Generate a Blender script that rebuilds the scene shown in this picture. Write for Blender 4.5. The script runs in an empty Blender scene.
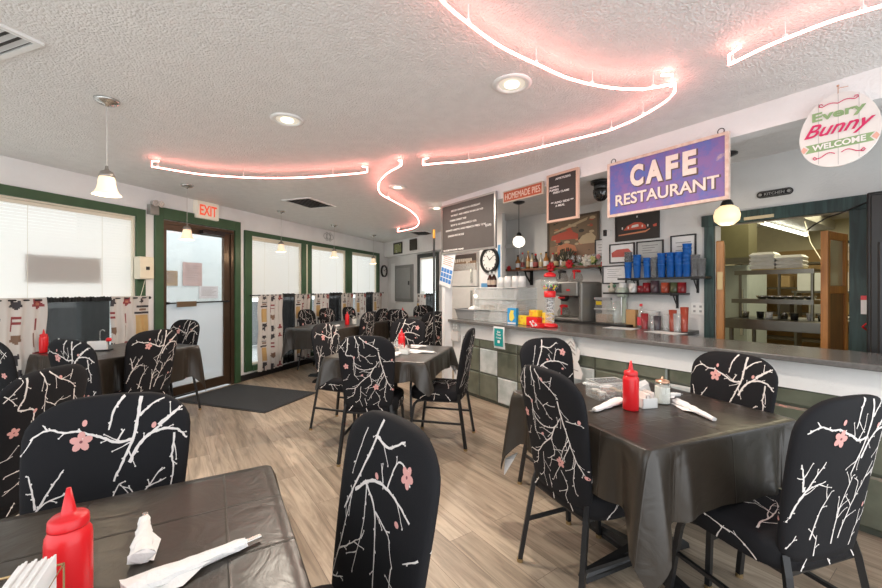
import bpy, math, random
from math import sin, cos, pi, radians as R, sqrt, atan2
from mathutils import Vector, Matrix

S = bpy.context.scene
COL = S.collection
# ---------------------------------------------------------------- camera
cam_d = bpy.data.cameras.new('camera'); cam = bpy.data.objects.new('camera', cam_d); COL.objects.link(cam)
cam.location = (0, 0, 1.31); cam.rotation_euler = (R(90), 0, 0)
cam_d.sensor_width = 36; cam_d.lens = 36 * 395 / 882; cam_d.shift_y = -5.5 / 882; cam_d.clip_start = .02
S.camera = cam
# ---------------------------------------------------------------- world, exposure
W = bpy.data.worlds.new('world'); S.world = W; W.use_nodes = True
bg = W.node_tree.nodes['Background']; bg.inputs[0].default_value = (.93, .97, 1, 1); bg.inputs[1].default_value = 2.6
S.view_settings.view_transform = 'Standard'; S.view_settings.look = 'None'; S.view_settings.gamma = 1
S.view_settings.exposure = 0.0
try: S.view_settings.use_curve_mapping = False
except Exception: pass
S.cycles.max_bounces = 8; S.cycles.diffuse_bounces = 5; S.cycles.transparent_max_bounces = 12; S.cycles.transmission_bounces = 6
S.cycles.sample_clamp_indirect = 6; S.cycles.use_denoising = True
H0 = 2.41                                    # ceiling height

# two wall directions of the angled room: LW = window wall, BR = bar; local x runs right along it seen from the room, y away from the room
class Frame:
    def __init__(s, ox, oy, rz): s.o = (ox, oy); s.rz = rz; s.c = cos(rz); s.s = sin(rz)
    def p(s, x, y, z=0): return Vector((s.o[0] + x * s.c - y * s.s, s.o[1] + x * s.s + y * s.c, z))
    def inv(s, X, Y):
        X -= s.o[0]; Y -= s.o[1]; return (X * s.c + Y * s.s, -X * s.s + Y * s.c)
LW = Frame(-2.822, 5.546, atan2(.9424, .3346))
BR = Frame(1.28, 3.5, atan2(-.8173, .5762))
WO = Frame(0, 0, 0)

def area(name, loc, size, energy, col=(1, 1, 1), rot=(0, 0, 0), size_y=None):
    d = bpy.data.lights.new(name, 'AREA'); d.energy = energy; d.color = col; d.size = size
    if size_y: d.shape = 'RECTANGLE'; d.size_y = size_y
    else: d.shape = 'DISK'
    o = bpy.data.objects.new(name, d); COL.objects.link(o); o.location = loc; o.rotation_euler = rot; return o
def point(name, loc, energy, col, r=.03):
    d = bpy.data.lights.new(name, 'POINT'); d.energy = energy; d.color = col; d.shadow_soft_size = r
    o = bpy.data.objects.new(name, d); COL.objects.link(o); o.location = loc; return o

# ---------------------------------------------------------------- materials
MATS = {}
def mat(name, col, rough=.5, metal=0, bump=None, var=None, emit=None, trans=0, alpha=1, spec=.5, coat=0):
    """bump=(scale,strength), var=(scale,col2,amount)"""
    if name in MATS: return MATS[name]
    m = bpy.data.materials.new(name); m.use_nodes = True; MATS[name] = m
    nt = m.node_tree; b = nt.nodes['Principled BSDF']
    b.inputs['Base Color'].default_value = (*col, 1); b.inputs['Roughness'].default_value = rough
    b.inputs['Metallic'].default_value = metal; b.inputs['Specular IOR Level'].default_value = spec
    b.inputs['Transmission Weight'].default_value = trans; b.inputs['Alpha'].default_value = alpha
    b.inputs['Coat Weight'].default_value = coat
    tc = nt.nodes.new('ShaderNodeTexCoord')
    if emit: b.inputs['Emission Color'].default_value = (*emit[0], 1); b.inputs['Emission Strength'].default_value = emit[1]
    sc, c2, am = var or (12, tuple(c * .88 for c in col), .5)
    n = nt.nodes.new('ShaderNodeTexNoise'); n.inputs['Scale'].default_value = sc; n.inputs['Detail'].default_value = 4
    nt.links.new(tc.outputs['Object'], n.inputs['Vector'])
    mr = nt.nodes.new('ShaderNodeMapRange'); mr.inputs[1].default_value = .35; mr.inputs[2].default_value = .65; mr.inputs[4].default_value = am
    nt.links.new(n.outputs[0], mr.inputs[0])
    mx = nt.nodes.new('ShaderNodeMix'); mx.data_type = 'RGBA'; mx.inputs[6].default_value = (*col, 1); mx.inputs[7].default_value = (*c2, 1)
    nt.links.new(mr.outputs[0], mx.inputs[0]); nt.links.new(mx.outputs[2], b.inputs['Base Color'])
    if bump:
        n2 = nt.nodes.new('ShaderNodeTexNoise'); n2.inputs['Scale'].default_value = bump[0]; n2.inputs['Detail'].default_value = 3
        nt.links.new(tc.outputs['Object'], n2.inputs['Vector'])
        bp = nt.nodes.new('ShaderNodeBump'); bp.inputs['Strength'].default_value = bump[1]; bp.inputs['Distance'].default_value = .01
        nt.links.new(n2.outputs[0], bp.inputs['Height']); nt.links.new(bp.outputs[0], b.inputs['Normal'])
    return m
def thin(name, col, tcol, fac, rough=.05, gloss=.08, diff=(1, 1, 1)):
    """clear or tinted sheet: transparent mixed with a diffuse/glossy film"""
    m = bpy.data.materials.new(name); m.use_nodes = True; MATS[name] = m; nt = m.node_tree; nt.nodes.clear()
    out = nt.nodes.new('ShaderNodeOutputMaterial'); t = nt.nodes.new('ShaderNodeBsdfTransparent'); t.inputs[0].default_value = (*tcol, 1)
    d = nt.nodes.new('ShaderNodeBsdfDiffuse'); d.inputs[0].default_value = (*col, 1)
    g = nt.nodes.new('ShaderNodeBsdfGlossy'); g.inputs[0].default_value = (*diff, 1); g.inputs[1].default_value = rough
    a = nt.nodes.new('ShaderNodeMixShader'); a.inputs[0].default_value = fac; nt.links.new(t.outputs[0], a.inputs[1]); nt.links.new(d.outputs[0], a.inputs[2])
    lw = nt.nodes.new('ShaderNodeLayerWeight'); lw.inputs[0].default_value = .5; fr = nt.nodes.new('ShaderNodeMath'); fr.operation = 'POWER'; fr.inputs[1].default_value = 5; nt.links.new(lw.outputs['Facing'], fr.inputs[0])
    mu = nt.nodes.new('ShaderNodeMath'); mu.operation = 'MULTIPLY_ADD'; mu.inputs[1].default_value = .8 if gloss else 0; mu.inputs[2].default_value = .04 if gloss else 0; mu.use_clamp = True
    nt.links.new(fr.outputs[0], mu.inputs[0])
    x = nt.nodes.new('ShaderNodeMixShader'); nt.links.new(mu.outputs[0], x.inputs[0]); nt.links.new(a.outputs[0], x.inputs[1]); nt.links.new(g.outputs[0], x.inputs[2])
    nt.links.new(x.outputs[0], out.inputs[0]); return m
def translucent(name, col, fac):
    m = bpy.data.materials.new(name); m.use_nodes = True; MATS[name] = m; nt = m.node_tree; nt.nodes.clear()
    out = nt.nodes.new('ShaderNodeOutputMaterial'); t = nt.nodes.new('ShaderNodeBsdfTranslucent'); t.inputs[0].default_value = (*col, 1)
    d = nt.nodes.new('ShaderNodeBsdfDiffuse'); d.inputs[0].default_value = (*col, 1)
    a = nt.nodes.new('ShaderNodeMixShader'); a.inputs[0].default_value = fac; nt.links.new(d.outputs[0], a.inputs[1]); nt.links.new(t.outputs[0], a.inputs[2])
    nt.links.new(a.outputs[0], out.inputs[0]); return m

def m_ceiling():
    m = mat('ceiling_texture', (.80, .79, .775), .85); nt = m.node_tree; b = nt.nodes['Principled BSDF']; tc = [n for n in nt.nodes if n.type == 'TEX_COORD'][0]
    v = nt.nodes.new('ShaderNodeTexVoronoi'); v.inputs['Scale'].default_value = 85; nt.links.new(tc.outputs['Object'], v.inputs['Vector'])
    n = nt.nodes.new('ShaderNodeTexNoise'); n.inputs['Scale'].default_value = 120; n.inputs['Detail'].default_value = 2; nt.links.new(tc.outputs['Object'], n.inputs['Vector'])
    ml = nt.nodes.new('ShaderNodeMath'); ml.operation = 'SUBTRACT'; nt.links.new(n.outputs[0], ml.inputs[0]); nt.links.new(v.outputs[0], ml.inputs[1])
    bp = nt.nodes.new('ShaderNodeBump'); bp.inputs['Strength'].default_value = .55; bp.inputs['Distance'].default_value = .008
    nt.links.new(ml.outputs[0], bp.inputs['Height']); nt.links.new(bp.outputs[0], b.inputs['Normal']); b.inputs['Roughness'].default_value = .55
    return m
def m_floor():
    m = bpy.data.materials.new('wood_plank_floor'); m.use_nodes = True; nt = m.node_tree; b = nt.nodes['Principled BSDF']; L = nt.links.new
    tc = nt.nodes.new('ShaderNodeTexCoord'); mp = nt.nodes.new('ShaderNodeMapping'); mp.inputs['Rotation'].default_value = (0, 0, -BR.rz)
    L(tc.outputs['Object'], mp.inputs[0])
    def brick(c1, c2, mortar):
        k = nt.nodes.new('ShaderNodeTexBrick'); k.inputs['Scale'].default_value = 1; k.inputs['Brick Width'].default_value = 1.2; k.inputs['Row Height'].default_value = .152
        k.inputs['Mortar Size'].default_value = .0012; k.inputs['Mortar Smooth'].default_value = .3; k.offset = .37; k.offset_frequency = 2; k.inputs['Bias'].default_value = 0
        k.inputs['Color1'].default_value = c1; k.inputs['Color2'].default_value = c2; k.inputs['Mortar'].default_value = mortar; L(mp.outputs[0], k.inputs[0]); return k
    k = brick((.295, .235, .175, 1), (.475, .39, .30, 1), (.14, .10, .075, 1))
    # grain stretched along the planks, shifted per plank
    k2 = brick((0, 0, 0, 1), (1, 1, 1, 1), (.5, .5, .5, 1))
    mp2 = nt.nodes.new('ShaderNodeMapping'); mp2.inputs['Scale'].default_value = (1.3, 14, 1); L(mp.outputs[0], mp2.inputs[0])
    ad = nt.nodes.new('ShaderNodeVectorMath'); ad.operation = 'MULTIPLY_ADD'; ad.inputs[1].default_value = (7, 7, 7); L(k2.outputs[0], ad.inputs[0]); L(mp2.outputs[0], ad.inputs[2])
    n = nt.nodes.new('ShaderNodeTexNoise'); n.inputs['Scale'].default_value = 1.6; n.inputs['Detail'].default_value = 7; n.inputs['Roughness'].default_value = .62; n.inputs['Distortion'].default_value = .9
    L(ad.outputs[0], n.inputs['Vector'])
    cr = nt.nodes.new('ShaderNodeValToRGB'); e = cr.color_ramp.elements; e[0].position = .34; e[0].color = (.50, .47, .45, 1); e[1].position = .60; e[1].color = (1.08, 1.06, 1.04, 1)
    L(n.outputs[0], cr.inputs[0])
    mx = nt.nodes.new('ShaderNodeMix'); mx.data_type = 'RGBA'; mx.blend_type = 'MULTIPLY'; mx.inputs[0].default_value = .9; L(k.outputs[0], mx.inputs[6]); L(cr.outputs[0], mx.inputs[7])
    L(mx.outputs[2], b.inputs['Base Color']); b.inputs['Roughness'].default_value = .42
    bp = nt.nodes.new('ShaderNodeBump'); bp.inputs['Strength'].default_value = .12; L(n.outputs[0], bp.inputs['Height']); L(bp.outputs[0], b.inputs['Normal'])
    return m
def m_cloth(name, col, rough):
    m = mat(name, col, rough, spec=.6); nt = m.node_tree; b = nt.nodes['Principled BSDF']; L = nt.links.new; tc = [n for n in nt.nodes if n.type == 'TEX_COORD'][0]
    k = nt.nodes.new('ShaderNodeTexBrick'); k.inputs['Scale'].default_value = 1; k.inputs['Brick Width'].default_value = .30; k.inputs['Row Height'].default_value = .215; k.offset = 0
    k.inputs['Mortar Size'].default_value = .004; k.inputs['Mortar Smooth'].default_value = 1; k.inputs['Color1'].default_value = k.inputs['Color2'].default_value = (0, 0, 0, 1); k.inputs['Mortar'].default_value = (1, 1, 1, 1)
    L(tc.outputs['Object'], k.inputs[0])
    n = nt.nodes.new('ShaderNodeTexNoise'); n.inputs['Scale'].default_value = 9; n.inputs['Detail'].default_value = 5; n.inputs['Distortion'].default_value = 1.2; L(tc.outputs['Object'], n.inputs['Vector'])
    ma = nt.nodes.new('ShaderNodeMath'); ma.operation = 'MULTIPLY_ADD'; ma.inputs[1].default_value = .55; L(k.outputs[0], ma.inputs[0]); L(n.outputs[0], ma.inputs[2])
    bp = nt.nodes.new('ShaderNodeBump'); bp.inputs['Strength'].default_value = .36; bp.inputs['Distance'].default_value = .008; L(ma.outputs[0], bp.inputs['Height']); L(bp.outputs[0], b.inputs['Normal'])
    return m
def m_sign():
    m = mat('cafe_sign_paint', (.13, .12, .42), .55); nt = m.node_tree; b = nt.nodes['Principled BSDF']; L = nt.links.new; tc = [n for n in nt.nodes if n.type == 'TEX_COORD'][0]
    n = nt.nodes.new('ShaderNodeTexNoise'); n.inputs['Scale'].default_value = 4.5; n.inputs['Detail'].default_value = 8; n.inputs['Roughness'].default_value = .7; L(tc.outputs['Object'], n.inputs['Vector'])
    cr = nt.nodes.new('ShaderNodeValToRGB'); e = cr.color_ramp.elements; e[0].position = .34; e[0].color = (.05, .13, .42, 1); e[1].position = .72; e[1].color = (.42, .30, .33, 1)
    x = e.new(.46); x.color = (.11, .11, .36, 1); x = e.new(.56); x.color = (.20, .11, .31, 1); x = e.new(.64); x.color = (.15, .12, .36, 1); L(n.outputs[0], cr.inputs[0]); L(cr.outputs[0], b.inputs['Base Color']); return m
def m_wood(name, c1, c2, sc=3, rough=.45):
    m = mat(name, c1, rough); nt = m.node_tree; b = nt.nodes['Principled BSDF']; L = nt.links.new; tc = [n for n in nt.nodes if n.type == 'TEX_COORD'][0]
    mp = nt.nodes.new('ShaderNodeMapping'); mp.inputs['Scale'].default_value = (12, 12, 1.2); L(tc.outputs['Object'], mp.inputs[0])
    n = nt.nodes.new('ShaderNodeTexNoise'); n.inputs['Scale'].default_value = sc; n.inputs['Detail'].default_value = 6; n.inputs['Distortion'].default_value = .6; L(mp.outputs[0], n.inputs['Vector'])
    cr = nt.nodes.new('ShaderNodeValToRGB'); e = cr.color_ramp.elements; e[0].position = .35; e[0].color = (*c2, 1); e[1].position = .65; e[1].color = (*c1, 1)
    L(n.outputs[0], cr.inputs[0]); L(cr.outputs[0], b.inputs['Base Color']); return m

CEIL = m_ceiling(); FLOOR = m_floor()
WALL = mat('wall_paint', (.82, .82, .815), .7, bump=(60, .25), var=(3, (.70, .70, .695), .5))
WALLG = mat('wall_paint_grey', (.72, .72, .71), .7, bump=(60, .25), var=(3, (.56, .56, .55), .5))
GREEN = mat('green_trim_paint', (.030, .078, .034), .45, var=(8, (.04, .095, .042), .6))
DGREEN = m_wood('dark_green_stained_wood', (.035, .075, .07), (.012, .03, .03), 3, .5)
BRONZE = mat('bronze_frame', (.085, .055, .035), .35, .6)
CREAMT = mat('cream_vinyl', (.74, .68, .56), .5)
BLACK = mat('black_paint', (.012, .012, .013), .45)
BLACKM = mat('black_metal', (.02, .02, .021), .32, .3)
CHROME = mat('chrome', (.62, .62, .60), .22, .95)
STEEL = mat('stainless_steel', (.20, .195, .17), .33, .9, bump=(30, .1))
BRASS = mat('brass_glide', (.42, .30, .15), .4, .8)
CLOTH = m_cloth('black_plastic_tablecloth', (.026, .020, .0145), .31)
LINER = mat('white_liner', (.75, .75, .76), .7)
FAB = mat('black_stretch_fabric', (.009, .009, .011), .8, bump=(300, .1), spec=.25)
PRINT = mat('cream_branch_print', (.74, .69, .66), .8)
PINK = mat('pink_blossom_print', (.68, .34, .31), .8)
RED = mat('red_plastic', (.72, .015, .02), .3, var=(10, (.62, .01, .015), .4))
NAP = mat('napkin_paper', (.80, .78, .76), .8, bump=(40, .5))
PAPER = mat('white_paper', (.78, .78, .78), .7)
WHITE = mat('white_plastic', (.80, .80, .78), .4)
GLASS = thin('clear_glass', (.8, .85, .85), (.94, .96, .95), .03)
ACRYL = thin('acrylic', (.80, .82, .82), (.96, .97, .97), .19, gloss=.3)
FROST = thin('door_film', (.80, .85, .88), (.9, .95, .98), .45)
SHEER = thin('black_sheer', (.02, .02, .021), (.20, .20, .20), .70, gloss=0)
BLIND = translucent('blind_slat', (.93, .91, .88), .62)
COUNTER = mat('grey_laminate', (.11, .105, .10), .22, var=(60, (.15, .145, .14), .8), spec=.6)
MATF = mat('charcoal_mat', (.035, .038, .042), .9, bump=(250, .6))
NEON = mat('neon_tube', (1, .6, .55), .4, emit=((1, .28, .23), 20))
GLOW = mat('warm_lit_glass', (.9, .75, .55), .4, emit=((1, .78, .52), .55))
GLOBE = mat('white_lit_globe', (.9, .9, .85), .3, emit=((1, .90, .74), 1.3))
GLOBEW = mat('warm_lit_globe', (.9, .8, .6), .3, emit=((1, .72, .38), 1.0))
LED = mat('lit_lamp_disc', (1, .95, .85), .4, emit=((1, .88, .66), 4))

# ---------------------------------------------------------------- mesh builder
class MB:
    def __init__(s): s.v = []; s.f = []; s.m = []; s.M = Matrix(); s.mi = 0
    def add(s, vs, fs, mi=None):
        b = len(s.v); s.v += [tuple(s.M @ Vector(v)) for v in vs]
        for f in fs: s.f.append(tuple(i + b for i in f)); s.m.append(s.mi if mi is None else mi)
        return s
    def box(s, x0, x1, y0, y1, z0, z1, mi=None):
        return s.add([(x0, y0, z0), (x1, y0, z0), (x1, y1, z0), (x0, y1, z0), (x0, y0, z1), (x1, y0, z1), (x1, y1, z1), (x0, y1, z1)],
                     [(0, 3, 2, 1), (4, 5, 6, 7), (0, 1, 5, 4), (1, 2, 6, 5), (2, 3, 7, 6), (3, 0, 4, 7)], mi)
    def lathe(s, prof, cx=0, cy=0, z=0, n=20, mi=None, cap=True):
        vs = []; fs = []
        for r, h in prof:
            for i in range(n): a = 2 * pi * i / n; vs.append((cx + r * cos(a), cy + r * sin(a), z + h))
        for k in range(len(prof) - 1):
            for i in range(n): j = (i + 1) % n; fs.append((k * n + i, k * n + j, (k + 1) * n + j, (k + 1) * n + i))
        if cap:
            fs.append(tuple(reversed(range(n)))); t = (len(prof) - 1) * n; fs.append(tuple(range(t, t + n)))
        return s.add(vs, fs, mi)
    def cyl(s, cx, cy, z0, z1, r, n=16, mi=None): return s.lathe([(r, 0), (r, z1 - z0)], cx, cy, z0, n, mi)
    def tube(s, path, r, n=8, mi=None, sq=False, closed=False):
        P = [Vector(p) for p in path]; vs = []; fs = []; m = len(P); up = Vector((0, 0, 1)); rr = r if isinstance(r, (list, tuple)) else [r] * m
        prev = None
        for k in range(m):
            if closed: t = P[(k + 1) % m] - P[k - 1]
            else: t = (P[min(k + 1, m - 1)] - P[max(k - 1, 0)])
            t.normalize()
            a = t.cross(up) if prev is None else (prev - t * prev.dot(t))
            if a.length < 1e-4: a = t.cross(Vector((1, 0, 0)))
            a.normalize(); prev = a; b = t.cross(a)
            for i in range(n):
                g = 2 * pi * (i + (.5 if sq else 0)) / n; q = P[k] + (a * cos(g) + b * sin(g)) * rr[k] * (1.35 if sq else 1); vs.append(tuple(q))
        for k in range(m if closed else m - 1):
            k2 = (k + 1) % m
            for i in range(n): j = (i + 1) % n; fs.append((k * n + i, k * n + j, k2 * n + j, k2 * n + i))
        if not closed: fs.append(tuple(reversed(range(n)))); fs.append(tuple(range((m - 1) * n, m * n)))
        return s.add(vs, fs, mi)
    def prism(s, poly, y0, y1, mi=None):
        """polygon in x,z extruded along y"""
        n = len(poly); vs = [(x, y0, z) for x, z in poly] + [(x, y1, z) for x, z in poly]
        fs = [tuple(range(n)), tuple(reversed(range(n, 2 * n)))] + [(i, i + n, (i + 1) % n + n, (i + 1) % n) for i in range(n)]
        return s.add(vs, fs, mi)
    def ball(s, c, r, n=14, mi=None, sz=1):
        k = n // 2; return s.lathe([(r * sin(pi * (i + .001) / k) + 1e-5, -r * sz * cos(pi * i / k)) for i in range(k + 1)], c[0], c[1], c[2], n, mi)
    def build(s, name, mats, parent=None, loc=(0, 0, 0), rz=0, smooth=False, rot=None, bevel=0):
        me = bpy.data.meshes.new(name); me.from_pydata(s.v, [], s.f)
        if not isinstance(mats, (list, tuple)): mats = [mats]
        for m in mats: me.materials.append(m)
        for p, mi in zip(me.polygons, s.m): p.material_index = mi; p.use_smooth = smooth and len(p.vertices) < 9
        me.update()
        o = bpy.data.objects.new(name, me); COL.objects.link(o); o.location = loc; o.rotation_euler = rot or (0, 0, rz)
        if parent: o.parent = parent
        if bevel:
            b = o.modifiers.new('bevel', 'BEVEL'); b.width = bevel; b.segments = 2; b.limit_method = 'ANGLE'
        return o
def tag(o, label, cat, group=None):
    o['label'] = label; o['category'] = cat
    if group: o['group'] = group
    return o
def struct(o): o['kind'] = 'structure'; return o
def thing(name, label, cat, loc=(0, 0, 0), rz=0, group=None):
    o = bpy.data.objects.new(name, None); COL.objects.link(o); o.empty_display_size = .05
    o.location = loc; o.rotation_euler = (0, 0, rz); return tag(o, label, cat, group)
def sthing(name, loc=(0, 0, 0), rz=0):
    o = bpy.data.objects.new(name, None); COL.objects.link(o); o.empty_display_size = .05; o.location = loc; o.rotation_euler = (0, 0, rz); return struct(o)
def dup(root, loc, rz, label, group=None):
    def cp(o, par):
        c = o.copy(); COL.objects.link(c); c.parent = par
        for ch in [x for x in ALLCH.get(o.name, [])]: cp(ch, c)
        return c
    ALLCH.clear()
    for o in bpy.data.objects:
        if o.parent: ALLCH.setdefault(o.parent.name, []).append(o)
    r = cp(root, None); r.location = loc; r.rotation_euler = (0, 0, rz); r['label'] = label
    if group: r['group'] = group
    return r
ALLCH = {}
def text(name, s, w, h, m, parent=None, x=0, y=0, z=0, depth=.001, bold=0, rot=0, shear=0, loc0=None, rz=0):
    """lettering fitted into a w x h box centred at x,z, facing -y"""
    cu = bpy.data.curves.new(name, 'FONT'); cu.body = s; cu.extrude = depth; cu.offset = bold; cu.shear = shear; cu.resolution_u = 4
    to = bpy.data.objects.new(name, cu); COL.objects.link(to)
    dg = bpy.context.evaluated_depsgraph_get(); me = bpy.data.meshes.new_from_object(to.evaluated_get(dg)); bpy.data.objects.remove(to)
    xs = [v.co.x for v in me.vertices]; ys = [v.co.y for v in me.vertices]
    x0, x1, y0, y1 = min(xs), max(xs), min(ys), max(ys)
    for v in me.vertices:
        a = ((v.co.x - x0) / (x1 - x0) - .5) * w; b = ((v.co.y - y0) / (y1 - y0) - .5) * h
        v.co = (x + a * cos(rot) - b * sin(rot), y - v.co.z, z + a * sin(rot) + b * cos(rot))
    me.materials.clear(); me.materials.append(m); me.name = name
    o = bpy.data.objects.new(name, me); COL.objects.link(o)
    if parent: o.parent = parent
    if loc0 is not None: o.location = loc0
    o.rotation_euler = (0, 0, rz)
    return o
def wall_boxes(mb, x0, x1, y0, y1, z0, z1, holes):
    xs = sorted({x0, x1, *[min(max(h[i], x0), x1) for h in holes for i in (0, 1)]}); 
    for a, b in zip(xs, xs[1:]):
        m = (a + b) / 2; hs = sorted([(h[2], h[3]) for h in holes if h[0] < m < h[1]]); z = z0
        for q0, q1 in hs:
            if q0 > z + 1e-6: mb.box(a, b, y0, y1, z, q0)
            z = max(z, q1)
        if z < z1 - 1e-6: mb.box(a, b, y0, y1, z, z1)
    return mb
# ================================================================ THE SHELL
def poly_slab(name, pts, z0, z1, m):
    mb = MB(); n = len(pts); vs = [(p[0], p[1], z0) for p in pts] + [(p[0], p[1], z1) for p in pts]
    mb.add(vs, [tuple(range(n))[::-1], tuple(range(n, 2 * n))] + [(i, (i + 1) % n, (i + 1) % n + n, i + n) for i in range(n)])
    return struct(mb.build(name, m))
corner = LW.p(4.52, 0)
outline = [BR.p(3.2, -4.3), BR.p(3.2, 5.8), BR.p(-.5, 5.8), BR.p(-.5, 1.5), corner, LW.p(-6.1, 0)]
poly_slab('floor', outline, -.1, 0, FLOOR)
poly_slab('ceiling', outline, H0, H0 + .1, CEIL)
# window wall
DH = (-1.10, -.10, 0, 2.10); W1 = (-3.7, -1.385, .20, 2.09)
PN = [(.19, 1.285, .20, 2.07), (1.535, 2.625, .20, 2.07), (2.84, 3.91, .20, 2.07)]
struct(wall_boxes(MB(), -6.1, 4.67, 0, .14, 0, H0, [DH, W1] + PN).build('wall_left', WALL, loc=LW.p(0, 0), rz=LW.rz))
struct(MB().box(-.005, 4.50, -.018, 0, 0, .085).build('baseboard_left', BLACK, loc=LW.p(0, 0), rz=LW.rz))
struct(MB().box(-3.8, -1.20, -.018, 0, 0, .085).build('baseboard_left.001', BLACK, loc=LW.p(0, 0), rz=LW.rz))
# rear wall (the far wall and the wall behind the drinks station are one plane)
RD = 1.5; fx0 = BR.inv(corner.x, corner.y)[0]
FWIN = (-5.13, -4.50, .75, 1.97)
struct(wall_boxes(MB(), fx0 - .2, -.5, 0, .12, 0, H0, [FWIN]).build('wall_rear', WALLG, loc=BR.p(0, RD), rz=BR.rz))
struct(MB().box(fx0, -3.05, -.16, 0, 2.07, H0).build('wall_bulkhead', WALL, loc=BR.p(0, RD), rz=BR.rz))
# kitchen wall, stands forward of the rear wall, with the pass-through door
KD = 1.03
struct(wall_boxes(MB(), -.5, 3.2, 0, .12, 0, H0, [(.631, 1.488, 0, 1.88)]).build('wall_kitchen', WALLG, loc=BR.p(0, KD), rz=BR.rz))
struct(MB().box(-.5, -.38, .12, .60, 0, H0).build('wall_return', WALLG, loc=BR.p(0, KD), rz=BR.rz))
KW = mat('kitchen_wall_cream', (.62, .57, .40), .6); KT = mat('kitchen_wall_tan', (.42, .27, .11), .6)
struct(MB().box(-.5, 3.2, 5.7, 5.8, 1.95, H0).build('wall_back', KW, loc=BR.p(0, 0), rz=BR.rz))
struct(MB().box(-.5, 3.2, 5.7, 5.8, 0, 1.95).build('wall_back.001', KT, loc=BR.p(0, 0), rz=BR.rz))
struct(MB().box(-.6, -.5, 1.63, 5.8, 0, H0).build('wall_back_left', KW, loc=BR.p(0, 0), rz=BR.rz))
struct(MB().box(3.2, 3.3, 1.0, 5.8, 0, H0).build('wall_back_right', KW, loc=BR.p(0, 0), rz=BR.rz))
# beam over the bar, and post
struct(MB().box(-1.99, 3.2, -.15, -.03, 2.255, H0).build('beam', WALL, loc=BR.p(0, 0), rz=BR.rz))
struct(MB().box(-1.99, -1.93, -.149, -.03, 0, 2.255).build('pillar', WALL, loc=BR.p(0, 0), rz=BR.rz))
# door and kitchen trims
def trim(name, fr, boxes, m, y=0):
    mb = MB()
    for b in boxes: mb.box(*b)
    return struct(mb.build(name, m, loc=fr.p(0, y), rz=fr.rz, bevel=.003))
trim('trim_1', LW, [(-1.19, -1.095, -.03, 0, 0, 2.235), (-.105, -.012, -.03, 0, 0, 2.235), (-1.095, -.105, -.03, 0, 2.105, 2.235)], GREEN)
trim('trim_2', LW, [(-3.8, -1.385, -.03, 0, 2.085, 2.17), (-1.385, -1.292, -.03, 0, .12, 2.17), (-3.7, -1.385, -.05, 0, .12, .2)], GREEN)
trim('trim_3', LW, [(.063, .19, -.03, 0, .12, 2.14), (.19, 3.91, -.03, 0, 2.075, 2.14), (3.91, 4.025, -.03, 0, .12, 2.14), (1.285, 1.385, -.03, 0, .2, 2.075), (1.43, 1.535, -.03, 0, .2, 2.075), (2.625, 2.84, -.03, 0, .2, 2.075), (.19, 3.91, -.05, 0, .12, .2)], GREEN)
trim('trim_4', LW, [(1.385, 1.43, -.022, 0, .2, 2.075)], CREAMT)
trim('trim_5', BR, [(.55, .631, -.03, 0, 0, 1.88), (1.488, 1.585, -.03, 0, 0, 1.88), (.53, 1.60, -.036, 0, 1.875, 1.975)], DGREEN, KD)
trim('trim_6', BR, [(-5.21, -5.13, -.03, 0, .65, 2.05), (-4.50, -4.42, -.03, 0, .65, 2.05), (-5.13, -4.50, -.03, 0, 1.97, 2.05), (-5.13, -4.50, -.03, 0, .65, .75)], mat('dark_grey_trim', (.04, .045, .04), .5), RD)

# windows: frame and pane
def window(n, fr, x0, x1, z0, z1, y=.05, wood=CREAMT):
    r = sthing('window_%d' % n, fr.p(0, 0), fr.rz); w = .022
    mb = MB().box(x0, x0 + w, .0, y + .04, z0, z1).box(x1 - w, x1, .0, y + .04, z0, z1).box(x0 + w, x1 - w, .0, y + .04, z1 - w, z1).box(x0 + w, x1 - w, .0, y + .04, z0, z0 + w)
    mb.build('window_frame', wood, r); MB().box(x0 + w, x1 - w, y + .01, y + .015, z0 + w, z1 - w).build('window_pane', GLASS, r); return r
window(1, LW, *W1, .06)
for i, p in enumerate(PN): window(2 + i, LW, *p, .06)
wf = sthing('window_5', BR.p(0, RD), BR.rz)
MB().box(-5.13, -4.50, .05, .055, .75, 1.97).build('window_pane', GLASS, wf)
# mini blinds
def blind(fr, x0, x1, z0, z1, y, label):
    r = thing('window_blind', label, 'blind', fr.p(0, 0), fr.rz, 'white mini blinds on the windows')
    mb = MB(); z = z1 - .03; p = .029
    while z > z0 + .02:
        c = .008; mb.add([(x0, y - c, z - .015), (x1, y - c, z - .015), (x1, y - .001, z + .001), (x0, y - .001, z + .001), (x1, y + c, z + .0155), (x0, y + c, z + .0155)], [(0, 1, 2, 3), (3, 2, 4, 5)]); z -= p
    mb.build('slats', BLIND, r, smooth=True)
    MB().box(x0, x1, y - .014, y + .014, z1 - .028, z1).build('head_rail', CREAMT, r)
    MB().box(x0, x1, y - .010, y + .010, z0 + .003, z0 + .016).build('bottom_rail', CREAMT, r)
    nb = MB(); k = max(2, int((x1 - x0) / .5))
    for i in range(k): xx = x0 + (x1 - x0) * (i + .5) / k; nb.box(xx - .0012, xx + .0012, y - .014, y - .0125, z0 + .01, z1 - .02)
    nb.build('cord', CREAMT, r); return r
blind(LW, -3.67, -1.40, 1.20, 2.065, .03, 'wide white mini blind with grey rectangle behind, left of glass door')
blind(LW, .215, 1.26, 1.17, 2.045, .03, 'white mini blind just right of the glass door')
blind(LW, 1.56, 2.60, 1.17, 2.045, .03, 'white mini blind on middle pane of the three windows')
blind(LW, 2.865, 3.885, 1.17, 2.045, .03, 'white mini blind on pane farthest from the glass door')
blind(BR, -5.12, -4.51, 1.22, 1.965, 1.53, 'short white mini blind in the far end wall window')
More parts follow.
